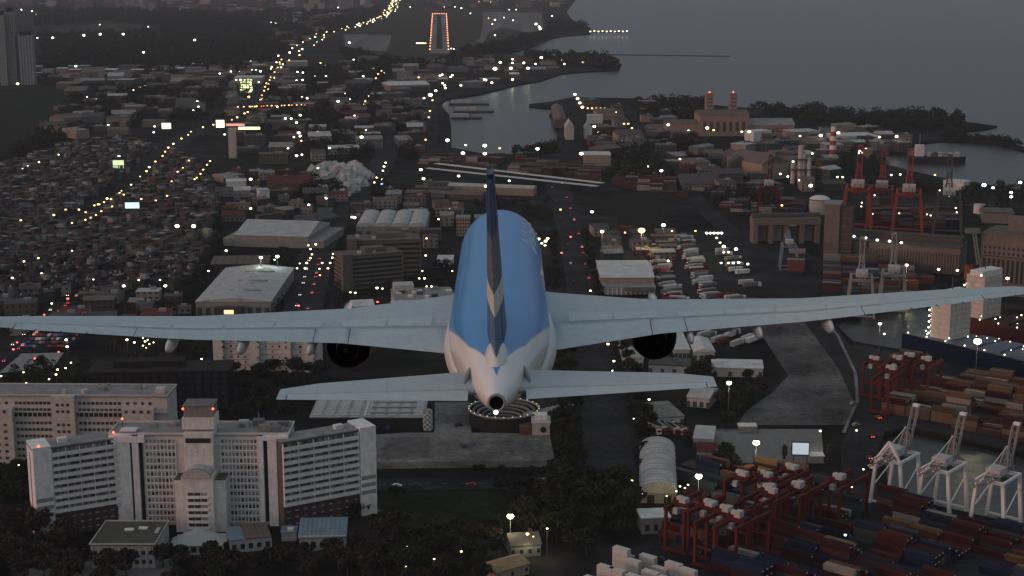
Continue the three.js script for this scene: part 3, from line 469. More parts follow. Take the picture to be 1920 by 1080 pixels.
{
  let o = shed('depot', 'huge depot with pale grey sheet roof and lit portico by the tree-lined avenue', 'warehouse', [368, 592], [508, 592], 108, 9, 'gableZ', 2.6, M.grey, M.roofPale); part(o, 'portico', box(16, 6, 5), M.darkGrey, -2, 0, 56.4); part(o, 'portico_roof', box(18, 0.5, 6), M.roofDark, -2, 6, 56.4); part(o, 'lit_window', box(6, 2.6, 0.2), litWindow, -2, 2.2, 59); bays(o, 108, 9, 9, M.darkGrey, 3); for (const z of [-30, 0, 30]) part(o, 'roof_vent', box(20, 0.7, 1), M.grey, 4, 11, z);
  o = shed('depot', 'long brown-roofed depot directly behind the huge pale roof', 'warehouse', [396, 517], [503, 515], 30, 8, 'flat', 0, M.black, M.roofBrown); ribs(o, o.w, 30, 8, 8, M.roofDark);
  o = shed('depot', 'pale hipped hall roof at the end of the shanty quarter', 'warehouse', [441, 462], [578, 466], 64, 9, 'gableX', 7, M.grey, M.roofPale); part(o, 'side_aisle', box(10, 6, 62), M.roofGrey, -o.w / 2 - 5, 0, 0); part(o, 'side_aisle', box(12, 6, 62), M.roofGrey, o.w / 2 + 6, 0, 0);
  o = shed('vaulted_hall', 'wide hall with four pale ridged roofs left of the airliner', 'warehouse', [668, 446], [798, 446], 66, 9, 'saw', 4, M.grey, M.roofPale); bays(o, 66, 9, 8, M.darkGrey, 3.4);
  // brown banded offices
  for (const [a, b, h, d, n, lb] of [[[655, 524], [790, 520], 27, 22, 8, 'brown concrete office block with stacked floor bands, rear of the two'], [[645, 548], [756, 538], 24, 20, 8, 'brown concrete office block with stacked floor bands, front of the two']]) {
    o = place('banded_office', lb, 'building', a, b, d); const dk = mat(0.032, 0.03, 0.03, 0.6, T.grime), bd = mat(0.155, 0.14, 0.125, 0.88, T.grime); part(o, 'wall', box(o.w - 1, h, d - 1), dk); part(o, 'roof', box(o.w, 0.6, d), M.roofBrown, 0, h, 0);
    for (let r = 0; r < n; r++) part(o, 'floor_band', box(o.w + 0.8, h / n * 0.5, d + 0.8), bd, 0, r * h / n + h / n * 0.4, 0); part(o, 'lift_core', box(7, h + 2, 4), bd, -o.w / 2 + 2.5, 0, d / 2); roofClutter(o, o.w, d, h + 0.6, 5); part(o, 'plant_room', box(o.w * 0.35, 3, d * 0.5), bd, 4, h + 0.6, -2);
  }
  for (const [a, b, lb] of [[[856, 443], [881, 443], 'beige block with square windows left of the airliner nose'], [[890, 442], [917, 442], 'beige block with square windows half hidden by the airliner']]) { o = shed('beige_block', lb, 'building', a, b, 12, 15, 'flat', 0, M.tan, M.roofGrey); panes(o, o.w, 12, 'f', 5, 5, 2, 2.8, 1.3, 1.4, M.black, 0.8); }
  o = shed('white_kiosk', 'small white cube building beside the airliner fuselage', 'building', [820, 502], [849, 502], 18, 5.5, 'flat', 0, M.white, M.roofWhite); part(o, 'door', winBox(2, 3), M.black, 1, 1.5, 9);
  o = shed('terminal', 'low grey terminal with cluttered roof beside the left wing root', 'building', [742, 588], [856, 584], 36, 8, 'flat', 0, M.paleGrey, M.roofGrey); for (let i = 0; i < 16; i++) part(o, 'rooftop_unit', box(rr(2, 4), rr(0.8, 1.8), rr(2, 4)), pick([M.white, M.grey, M.darkGrey]), rr(-0.45, 0.45) * o.w, 8.5, rr(-15, 15)); part(o, 'upper_storey', box(13, 5, 12), M.paleGrey, -12, 8.5, -10);
  shed('white_shed', 'white shed roof at the leading edge of the left wing', 'shed', [662, 596], [702, 594], 16, 7, 'gableX', 2.5, M.white, M.roofWhite);
  shed('white_shed', 'flat white roof between wing and grey terminal', 'shed', [735, 598], [780, 597], 14, 8, 'flat', 0, M.white, M.roofWhite);
  o = shed('hall', 'broad low hall with pale ribbed roof under the left tailplane', 'building', [582, 806], [795, 806], 46, 6, 'flat', 0, M.black, mat(0.46, 0.45, 0.43, 0.8, T.roof)); for (let c = 0; c < 9; c++) part(o, 'roof_panel', box(o.w / 9 - 1.6, 0.25, 42), M.roofPale, -o.w / 2 + o.w * (c + 0.5) / 9, 6.5, 0); part(o, 'roof_seam', box(0.6, 0.6, 46), M.white, -1, 6.6, 0); for (let k = 0; k < 5; k++) part(o, 'roof_curb', box(o.w * 0.4, 0.45, 0.5), M.roofGrey, o.w * 0.22, 6.9, -18 + k * 9);
  { const q = thing('patterned_column', 'round column with dark and light chequered cladding at the hall corner', 'column', G(802, 806).x, G(802, 806).z); part(q, 'shaft', new THREE.CylinderGeometry(2.2, 2.2, 10, 20).translate(0, 5, 0), M.grey); for (let r = 0; r < 8; r++) for (let c = 0; c < 10; c++) if ((r + c) % 2) { const a = c / 10 * 6.283, t = part(q, 'tile', box(1.2, 1.1, 0.12), M.white, Math.sin(a) * 2.2, 0.4 + r * 1.15, Math.cos(a) * 2.2); t.rotation.y = a; } }
  { // round arena under the tail
    const c = G(945, 792), q = thing('round_arena', 'round dark arena with a ring of tiny lights under the tail cone', 'arena', c.x, c.z); claim(c.x, c.z, 24); const R = 17;
    part(q, 'outer_wall', new THREE.CylinderGeometry(R, R, 7, 48, 1, true).translate(0, 3.5, 0), mat(0.03, 0.028, 0.028, 0.8)); part(q, 'rim', new THREE.TorusGeometry(R, 0.55, 6, 56).rotateX(Math.PI / 2), M.grey, 0, 7.1, 0); for (let r = 0; r < 5; r++) part(q, 'seat_tier', new THREE.TorusGeometry(R - 2 - r * 2.2, 0.9, 4, 44).rotateX(Math.PI / 2), r % 2 ? M.midGrey : M.brown, 0, 6 - r * 1.1, 0); part(q, 'floor', new THREE.CircleGeometry(6, 28).rotateX(-Math.PI / 2), M.midGrey, 0, 0.9, 0);
    for (let i = 0; i < 26; i++) { const a = i / 26 * 6.283; part(q, 'rim_lamp', new THREE.SphereGeometry(0.16, 6, 5), glow(1, 0.8, 0.5, 2.2), Math.sin(a) * (R + 0.2), 7.7, Math.cos(a) * (R + 0.2)); }
    const ramp = thing('ramp_bridge', 'curved grey ramp sweeping off the arena to the right', 'bridge', c.x, c.z); for (let i = 0; i < 10; i++) { const a = 1.2 + i * 0.12, x = 12 + i * 2.6, z = 8 - i * 3.8; const g = part(ramp, 'deck_slab', box(4.6, 0.5, 4.4), M.grey, x, 6.4 - i * 0.5, z); g.rotation.y = -0.6 + i * 0.03; if (i % 3 === 0) part(ramp, 'pier', box(0.8, 6.2 - i * 0.5, 0.8), M.midGrey, x, 0, z); }
  }
  o = shed('pavilion', 'white pavilion with round window at the forecourt corner', 'building', [998, 817], [1031, 817], 11, 6, 'flat', 0, M.paleGrey, M.roofPale); part(o, 'round_window', new THREE.CylinderGeometry(1.5, 1.5, 0.2, 24).rotateX(Math.PI / 2), M.black, 1, 3, 5.55); part(o, 'upper_storey', box(6, 2.5, 6), M.white, 0, 6.5, -1); part(o, 'brick_wing', box(6, 4, 8), M.brick, -o.w / 2 - 3.1, 0, 1);
  // right of the avenue
  o = shed('warehouse', 'white-roofed warehouse with columned front just above the right wing', 'warehouse', [1126, 545], [1226, 545], 60, 9, 'gableX', 3.5, M.tan, M.roofWhite); bays(o, 60, 9, 11, M.darkGrey, 2.2); part(o, 'lean_to', box(o.w, 5, 12), M.paleGrey, 0, 0, 36.2); part(o, 'lean_to_roof', box(o.w + 0.5, 0.3, 12.4), M.roofGrey, 0, 5, 36.2); for (let c = 0; c < 12; c++) part(o, 'column', box(0.7, 4.6, 0.7), M.white, -o.w * 0.47 + o.w * 0.94 * c / 11, 0, 42.8); part(o, 'canopy', box(o.w * 0.55, 0.4, 9), M.roofDark, o.w * 0.2, 4.4, 47);
  o = shed('hangar', 'long barrel-roofed hangar beside the tree-lined avenue', 'hangar', [1199, 943], [1268, 945], 62, 4.5, 'vaultZ', 5, M.grey, M.roofPale); for (let k = 0; k < 9; k++) part(o, 'roof_rib', new THREE.TorusGeometry(o.w / 2 + 0.35, 0.16, 5, 20, Math.PI).scale(1, 0.66, 1), M.paleGrey, 0, 4.6, -29 + k * 7.2); part(o, 'door', winBox(3, 3.6), M.black, -3, 1.8, 31); part(o, 'door', winBox(3, 3.6), M.black, 4, 1.8, 31);
  o = shed('store', 'flat white canopy building in front of the barrel hangar', 'building', [1203, 1002], [1256, 1000], 10, 6.5, 'flat', 0, M.grey, M.roofWhite); panes(o, o.w, 10, 'f', 1, 3, 2.6, 1, 1.6, 2.6, M.black, 0.6);
  for (const [a, b, d, h, t, r, lb] of [[[1301, 676], [1340, 676], 30, 5, 'gableZ', M.roofWhite, 'small white-roofed shed right of the right engine'], [[1266, 672], [1293, 672], 48, 5, 'flat', M.roofWhite, 'narrow white roof beside the right engine'], [[1170, 690], [1206, 690], 50, 5, 'gableZ', M.roofPale, 'pale shed roof left of the right engine'], [[1336, 706], [1430, 708], 18, 5, 'gableX', M.roofWhite, 'white shed with twin trees in front below the right wing'], [[1216, 700], [1290, 704], 16, 5, 'flat', M.roofDark, 'dark flat roof below the right engine'], [[1300, 838], [1336, 840], 20, 4, 'flat', M.roofPale, 'pale flat shed beside the barrel hangar'], [[1306, 862], [1340, 864], 14, 4, 'gableX', M.roofRed, 'little red roof beside the barrel hangar'], [[1312, 892], [1348, 896], 12, 4, 'flat', M.roofBlue, 'little blue-grey roof beside the barrel hangar'], [[1218, 796], [1282, 792], 26, 3, 'flat', M.paleConcrete, 'low pale platform roof beyond the hangar'], [[1288, 762], [1330, 766], 20, 5, 'gableX', M.roofPale, 'pale gabled roof under the right tailplane tip']]) { const q = shed('port_shed', lb, 'shed', a, b, d, h, t, 2, M.paleGrey, r); bays(q, d, h, 4, M.darkGrey, 2); }
  o = shed('cottage', 'dark low house with grey roof at the park edge', 'house', [958, 1046], [1014, 1042], 12, 4.5, 'gableX', 3, M.grey, M.roofDark); part(o, 'chimney', box(1, 2.5, 1), M.brick, 3, 6, -1); panes(o, o.w, 12, 'f', 1, 4, 2.2, 1, 1.2, 1.6, M.black);
  o = shed('cottage', 'yellowish lit shed roof at the bottom edge beside the park', 'house', [930, 1094], [992, 1076], 10, 4, 'gableX', 2, M.tan, mat(0.42, 0.30, 0.17, 0.85, T.roof)); panes(o, o.w, 10, 'f', 1, 3, 2, 1, 1.2, 1.4, M.black);
  { // screen on the square
    const p = G(1500, 868), q = thing('video_screen', 'pale glowing screen standing on the dim square', 'screen', p.x, p.z, -0.1); part(q, 'frame', box(8, 6.4, 0.6), M.black, 0, 3.6, 0); part(q, 'screen_panel', box(7.2, 5.4, 0.1), glow(0.62, 0.74, 0.82, 0.62), 0, 4.1, 0.36); part(q, 'leg', box(0.5, 3.6, 0.5), M.steel, -3, 0, 0); part(q, 'leg', box(0.5, 3.6, 0.5), M.steel, 3, 0, 0); claim(p.x, p.z, 6);
    o = shed('hut', 'long low hut with pale lit roof edge at the square', 'hut', [1386, 812], [1418, 812], 5, 3, 'flat', 0, M.grey, M.cream); shed('hut', 'small white-roofed hut at the right of the square', 'hut', [1520, 868], [1544, 868], 5, 3, 'flat', 0, M.grey, M.white);
    for (const [a, b] of [[1470, 870], [1555, 868]]) { const g = G(a, b), w = thing('stage_tower', a < 1500 ? 'dark speaker tower left of the glowing screen' : 'dark speaker tower right of the glowing screen', 'tower', g.x, g.z); part(w, 'mast', box(1.2, 9, 1.2), M.black); part(w, 'speaker_box', box(2.2, 4, 2), M.black, 0, 4.5, 0.4); }
  }
}
// ---------------------------------------------------------------- towards the horizon
{
  let o;
  const slab = (px, py, top, w, d, lb, m) => { const p = G(px, py), h = tall(px, py, top), q = thing('apartment_tower', lb, 'tower block', p.x, p.z, 0.15); claim(p.x, p.z, 30); part(q, 'wall', box(w, h, d), M.grey); part(q, 'crown', box(w * 0.7, 7, d * 0.7), M.black, 0, h, 0); for (let k = 0; k < 5; k++) part(q, 'balcony_stack', box(w * 0.08, h * 0.97, 1.4), M.paleGrey, -w * 0.4 + w * 0.2 * k, 0, d / 2 + 0.7); for (let r = 0; r < 26; r++) part(q, 'floor_band', box(w + 0.4, 0.5, d + 0.4), M.grey, 0, (h * (r + 1)) / 27, 0); return q; };
  slab(10, 160, 28, 12, 18, 'slim grey apartment tower at the far left edge', M.midGrey); slab(27, 158, 22, 15, 18, 'tallest grey apartment tower at the upper left', M.midGrey); slab(54, 158, 66, 24, 20, 'broad shorter grey apartment tower at the upper left', M.midGrey);
  o = shed('far_terminal', 'white hall with yellow and dark front by the dock avenue', 'building', [731, 172], [806, 170], 60, 10, 'gableX', 4, M.tan, M.roofWhite); part(o, 'dark_front', box(o.w * 0.45, 6, 0.4), M.darkGrey, o.w * 0.25, 1, 30.4);
  o = shed('red_hall', 'long red-roofed hall left of the white tarpaulin heap', 'building', [502, 360], [583, 358], 34, 7, 'gableX', 6, M.brown, M.roofRed);
  shed('white_hall', 'white hall with flat roof near the red-roofed hall', 'building', [425, 357], [462, 356], 20, 8, 'flat', 0, M.white, M.roofWhite); shed('white_hall', 'small white block below the red-roofed hall', 'building', [487, 378], [506, 377], 14, 10, 'flat', 0, M.white, M.roofPale);
  { // tarpaulin-covered heaps
    const heap = (px, py, w, h, d, s, lb) => { const p = G(px, py), g = new THREE.IcosahedronGeometry(1, 4), a = g.attributes.position; for (let i = 0; i < a.count; i++) { const x = a.getX(i), y = a.getY(i), z = a.getZ(i), n = 0.72 + 0.75 * vnoise(x * 3.2 + 9 + s, y * 2.6 + z * 3.2 + 19, 64, s) + 0.95 * Math.abs(vnoise(x * 6 + 40, z * 6 + y * 5 + 40, 256, s + 3) - 0.5); a.setXYZ(i, x * n * w, Math.max(-0.05, y) * n * h, z * n * d); } g.computeVertexNormals(); const q = solo('tarpaulin_heap', g, mat(0.42, 0.41, 0.40, 0.9, T.grime), lb, 'heap'); q.position.set(p.x, 0, p.z); claim(p.x, p.z, w); };
const spots = [[640, 322, 9, 7, 'back'], [662, 326, 10, 9, 'back right'], [682, 334, 8, 7, 'right edge'], [618, 316, 9, 6, 'back left'], [598, 322, 9, 6, 'left edge'], [650, 338, 9, 9, 'middle'], [672, 348, 8, 6, 'lower right'], [616, 338, 8, 6, 'middle left'], [632, 352, 7, 7, 'front'], [655, 360, 8, 8, 'front right'], [612, 362, 7, 6, 'front left'], [640, 368, 6, 5, 'foremost']];
    spots.forEach(([a, b, r, h, lb], i) => heap(a, b, r, h, r * 1.3, 5 + i * 10, 'pale crumpled tarpaulin-covered heap, ' + lb + ' of the white group'));
  }
  for (const [a, b, lb] of [[[813, 316], [1127, 354], 'farther of two long thin white platform roofs'], [[797, 325], [1117, 360], 'nearer of two long thin white platform roofs']]) { o = place('platform_roof', lb, 'platform', a, b, 7); for (let k = 0; k < 12; k++) { part(o, 'roof_panel', box(o.w / 12 - 0.8, 0.4, 7), M.roofWhite, -o.w / 2 + o.w * (k + 0.5) / 12, 5, 0); part(o, 'post', box(0.4, 5, 0.4), M.steel, -o.w / 2 + o.w * (k + 0.5) / 12, 0, 0); } }
  shed('rail_shed', 'pale low rail shed below the platform roofs', 'building', [840, 362], [1000, 368], 14, 7, 'gableX', 2, M.tan, M.roofPale); shed('rail_shed', 'long brown rail shed left of the airliner fin', 'building', [760, 372], [905, 376], 16, 5, 'gableX', 2, M.brown, M.roofBrown);
  shed('dock_hall', 'white hall with open front on the basin corner', 'building', [1096, 312], [1145, 312], 30, 12, 'flat', 0, M.tan, M.roofWhite); shed('dock_hall', 'two-peaked pale grain shed at the basin side, left', 'building', [1060, 262], [1076, 262], 40, 14, 'gableZ', 8, M.paleGrey, M.roofPale); shed('dock_hall', 'two-peaked pale grain shed at the basin side, right', 'building', [1096, 260], [1110, 260], 30, 12, 'gableZ', 7, M.paleGrey, M.roofPale); shed('dock_hall', 'brown dockside warehouse row along the basin', 'building', [1040, 240], [1062, 240], 190, 10, 'gableZ', 4, M.brown, M.roofBrown); shed('dock_hall', 'white hall with arched window at the basin head', 'building', [1102, 232], [1130, 232], 26, 10, 'flat', 0, M.white, M.roofPale);
  // lit billboards
  const board = (px, py, w, h, lift, c, lb) => { const p = G(px, py, lift + h / 2), q = thing('billboard', lb, 'billboard', p.x, p.z, 0.05); part(q, 'post', new THREE.CylinderGeometry(0.5, 0.7, lift, 10).translate(0, lift / 2, 0), M.steel); part(q, 'frame', box(w + 0.8, h + 0.8, 1), M.darkGrey, 0, lift - 0.4, 0); part(q, 'sign_panel', box(w, h, 0.1), glow(...c), 0, lift, 0.56); };
  board(312, 236, 11, 7, 14, [1, 1, 0.62, 1.9], 'glowing pale billboard on a post left of the expressway'); board(413, 232, 10, 9, 14, [0.95, 1, 0.55, 2.4], 'glowing square billboard where the expressway bends'); board(222, 305, 11, 5, 12, [0.72, 0.9, 0.5, 1.1], 'greenish billboard under a floodlight on the left'); board(222, 312, 11, 4, 6, [0.55, 0.8, 0.4, 0.8], 'dimmer greenish lower billboard on the left'); board(248, 385, 12, 5, 8, [0.5, 0.95, 0.75, 1.6], 'bright green-white sign in the shanty quarter');
  { const p = G(437, 296), h = tall(437, 296, 240), q = thing('sign_pylon', 'tall concrete pylon carrying a long glowing sign', 'pylon', p.x, p.z); part(q, 'shaft', box(8, h, 7), M.paleGrey); part(q, 'sign_panel', box(24, 2.6, 0.5), glow(1, 0.95, 0.4, 3), 19, h - 1.5, 0); part(q, 'sign_panel', box(20, 2.2, 0.5), glow(1, 0.3, 0.22, 1.2), 4, h + 2.4, 0); part(q, 'truss', box(30, 0.8, 1), M.steel, 14, h - 3, -1); claim(p.x, p.z, 12); }
  { const p = G(462, 176), q = thing('lit_building', 'building front ablaze with greenish white light beside the expressway', 'building', p.x, p.z, 0.2); part(q, 'wall', box(22, 26, 14), M.grey); for (let r = 0; r < 6; r++) for (let c = 0; c < 4; c++) if (rnd() < 0.8) part(q, 'lit_window', box(rr(2, 4.8), rr(1.4, 3), 0.3), glow(0.88, 1, 0.42, rr(0.6, 4)), -7.8 + c * 5.2 + rr(-1, 1), 2 + r * 4, 7.1); claim(p.x, p.z, 16); }
  { // power station with twin towers
    const p = G(1352, 252), q = thing('power_station', 'pale brick power station with two tall square towers on the shore', 'power station', p.x, p.z, 0.05), st = mat(0.33, 0.235, 0.2, 0.88, T.grime); claim(p.x, p.z, 60); claim(p.x + 70, p.z, 40);
    part(q, 'hall', box(62, 26, 40), st); part(q, 'hall_roof', gable(62, 26, 40, 5), M.roofBrown); part(q, 'side_wing', box(42, 15, 30), st, -50, 0, 2); part(q, 'side_wing_roof', gable(42, 15, 30, 4).translate(-50, 0, 2), M.roofBrown); part(q, 'long_wing', box(58, 13, 34), st, 60, 0, 0); part(q, 'long_wing_roof', gable(58, 13, 34, 7).translate(60, 0, 0), M.roofGrey);
    for (const x of [-15, 15]) { const t = part(q, 'tower', box(9.5, 50, 9.5), st, x, 0, -6); part(t, 'tower_cap', box(11, 1.4, 11), M.grey, 0, 50, 0); part(t, 'beacon_lamp', new THREE.SphereGeometry(0.9, 8, 6), redBeacon, 0, 52.4, 0); for (let k = 0; k < 4; k++) part(t, 'louvre', box(6, 1.2, 0.3), M.darkGrey, 0, 30 + k * 4.6, 4.8); }
    for (let c = 0; c < 7; c++) part(q, 'arched_window', box(4, 12, 0.4), M.darkGrey, -24 + c * 8, 6, 20.1); for (let c = 0; c < 10; c++) part(q, 'window', winBox(2.4, 5), M.darkGrey, 34 + c * 5.6, 7, 17.1);
  }
  { const h = tall(1560, 314, 238), p = G(1560, 314), q = thing('chimney', 'tall chimney banded red and white near the shore', 'chimney', p.x, p.z); for (let k = 0; k < 9; k++) { const r0 = 4.2 - k * 0.17; part(q, k < 3 ? 'shaft' : 'band', new THREE.CylinderGeometry(r0 - 0.17, r0, h / 9, 20).translate(0, h / 18, 0), k < 3 ? M.paleGrey : k % 2 ? mat(0.3, 0.06, 0.05, 0.8) : M.white, 0, k * h / 9, 0); } claim(p.x, p.z, 8); }
  o = shed('shore_hall', 'white flat hall with red stripe beside the banded chimney', 'building', [1568, 272], [1645, 270], 34, 10, 'flat', 0, M.cream, M.roofWhite); part(o, 'stripe', box(o.w + 0.2, 1.4, 0.3), M.brick, 0, 7, 17.1); shed('shore_hall', 'low pale hall between power station and banded chimney', 'building', [1488, 262], [1538, 260], 30, 9, 'flat', 0, M.tan, M.roofPale); shed('shore_hall', 'bright white block in front of the power station', 'building', [1413, 266], [1446, 264], 20, 12, 'flat', 0, M.white, M.roofWhite); shed('shore_hall', 'brown gabled grain hall right of centre', 'building', [1428, 338], [1478, 334], 60, 16, 'gableZ', 8, M.tan, M.roofBrown); shed('shore_hall', 'long dark hall behind the silo yard', 'building', [1370, 330], [1402, 330], 70, 14, 'gableZ', 6, M.darkGrey, M.roofDark);
  { const p = G(1500, 345), q = thing('process_tower', 'cluster of pale process towers near the container cranes', 'tower', p.x, p.z); for (const [x, r, h2] of [[0, 2.6, 38], [8, 2, 26], [-7, 2.2, 20], [3, 1.6, 30]]) part(q, 'column', new THREE.CylinderGeometry(r, r, h2, 14).translate(x, h2 / 2, rr(-4, 4)), M.paleGrey); part(q, 'platform', box(20, 1, 10), M.steel, 0, 14, 0); part(q, 'platform', box(14, 1, 8), M.steel, 1, 24, 0); claim(p.x, p.z, 14); }
}
// ---------------------------------------------------------------- grain silos
{
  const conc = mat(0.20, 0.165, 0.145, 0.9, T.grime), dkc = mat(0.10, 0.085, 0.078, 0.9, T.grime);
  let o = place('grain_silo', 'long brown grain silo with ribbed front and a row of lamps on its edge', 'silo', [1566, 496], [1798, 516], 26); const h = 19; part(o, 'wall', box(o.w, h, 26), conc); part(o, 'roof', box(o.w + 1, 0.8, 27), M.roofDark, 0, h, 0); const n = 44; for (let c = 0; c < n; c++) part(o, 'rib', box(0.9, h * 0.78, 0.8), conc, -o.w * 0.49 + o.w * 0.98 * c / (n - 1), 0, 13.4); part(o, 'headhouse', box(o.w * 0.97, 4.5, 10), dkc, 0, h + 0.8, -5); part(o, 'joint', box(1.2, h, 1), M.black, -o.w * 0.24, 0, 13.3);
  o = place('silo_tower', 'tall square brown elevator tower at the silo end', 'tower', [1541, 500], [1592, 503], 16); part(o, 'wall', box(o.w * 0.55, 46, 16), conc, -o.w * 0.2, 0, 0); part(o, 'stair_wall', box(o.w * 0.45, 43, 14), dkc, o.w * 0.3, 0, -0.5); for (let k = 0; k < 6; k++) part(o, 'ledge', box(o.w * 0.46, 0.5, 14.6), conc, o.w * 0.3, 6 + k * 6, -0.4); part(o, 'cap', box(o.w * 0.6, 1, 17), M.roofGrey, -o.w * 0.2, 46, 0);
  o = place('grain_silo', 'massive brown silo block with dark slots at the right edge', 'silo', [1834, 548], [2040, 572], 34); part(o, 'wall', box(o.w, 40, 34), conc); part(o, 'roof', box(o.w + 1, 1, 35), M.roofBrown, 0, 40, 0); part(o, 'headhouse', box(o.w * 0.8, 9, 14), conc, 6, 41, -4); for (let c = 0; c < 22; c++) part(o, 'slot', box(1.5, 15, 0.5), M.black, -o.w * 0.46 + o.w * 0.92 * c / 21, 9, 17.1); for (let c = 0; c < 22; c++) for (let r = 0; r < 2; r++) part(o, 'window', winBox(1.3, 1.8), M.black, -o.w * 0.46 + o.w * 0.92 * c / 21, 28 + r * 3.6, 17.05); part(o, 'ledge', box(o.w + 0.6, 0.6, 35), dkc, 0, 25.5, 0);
  { const a = G(1842, 548), q = thing('loader_boom', 'leaning grey lattice loader boom in front of the silo block', 'crane', a.x, a.z), top = V(-9, 42, 3), g = []; for (const k of [-0.9, 0.9]) for (const j of [-0.8, 0.8]) g.push(bar(V(k, 0, j), top.clone().add(V(k, 0, j)), 0.35)); for (let i = 0; i < 16; i++) g.push(bar(top.clone().multiplyScalar(i / 16).add(V(i % 2 ? 0.9 : -0.9, 0, 0.8)), top.clone().multiplyScalar((i + 1) / 16).add(V(i % 2 ? -0.9 : 0.9, 0, 0.8)), 0.3)); part(q, 'lattice', merge(g), M.grey); part(q, 'head', box(9, 3, 4), M.midGrey, -10, 41, 3); part(q, 'foot', box(4, 2, 4), M.steel); }
  o = place('viaduct', 'brown conveyor viaduct on arched piers beside the elevator tower', 'viaduct', [1412, 458], [1538, 456], 14); part(o, 'deck', box(o.w, 5, 14), conc, 0, 15, 0); for (let c = 0; c < 5; c++) { part(o, 'pier', box(3.6, 15, 12), conc, -o.w * 0.46 + o.w * 0.92 * c / 4, 0, 0); if (c < 4) part(o, 'shed_front', box(o.w * 0.18, 12, 1), c % 2 ? M.paleGrey : M.grey, -o.w * 0.46 + o.w * 0.92 * (c + 0.5) / 4, 0, -4); } part(o, 'conveyor_housing', box(o.w, 3, 6), M.roofDark, 0, 20, 0);
  { const p = G(1536, 400), q = thing('storage_dome', 'white domed tank behind the elevator tower', 'tank', p.x, p.z); part(q, 'tank_wall', new THREE.CylinderGeometry(9, 9, 12, 28).translate(0, 6, 0), M.paleGrey); part(q, 'dome', new THREE.SphereGeometry(9.6, 28, 10, 0, 6.2832, 0, 1.2).scale(1, 0.5, 1).translate(0, 11.2, 0), M.white); claim(p.x, p.z, 12); }
  shed('silo_annex', 'low tan quay store beyond the crane quay at the right', 'building', [1842, 418], [1900, 420], 26, 9, 'flat', 0, M.tan, M.roofBrown); { const p = G(1836, 400), q = thing('storage_tank', 'white drum tank on the far right quay', 'tank', p.x, p.z); part(q, 'tank_wall', new THREE.CylinderGeometry(5, 5, 8, 24).translate(0, 4, 0), M.white); part(q, 'tank_lid', new THREE.ConeGeometry(5.1, 1, 24).translate(0, 8.5, 0), M.paleGrey); }
  shed('quay_shed', 'white flat quay roof under the dark cranes at the right', 'shed', [1768, 354], [1806, 358], 16, 8, 'flat', 0, M.white, M.roofWhite);
}
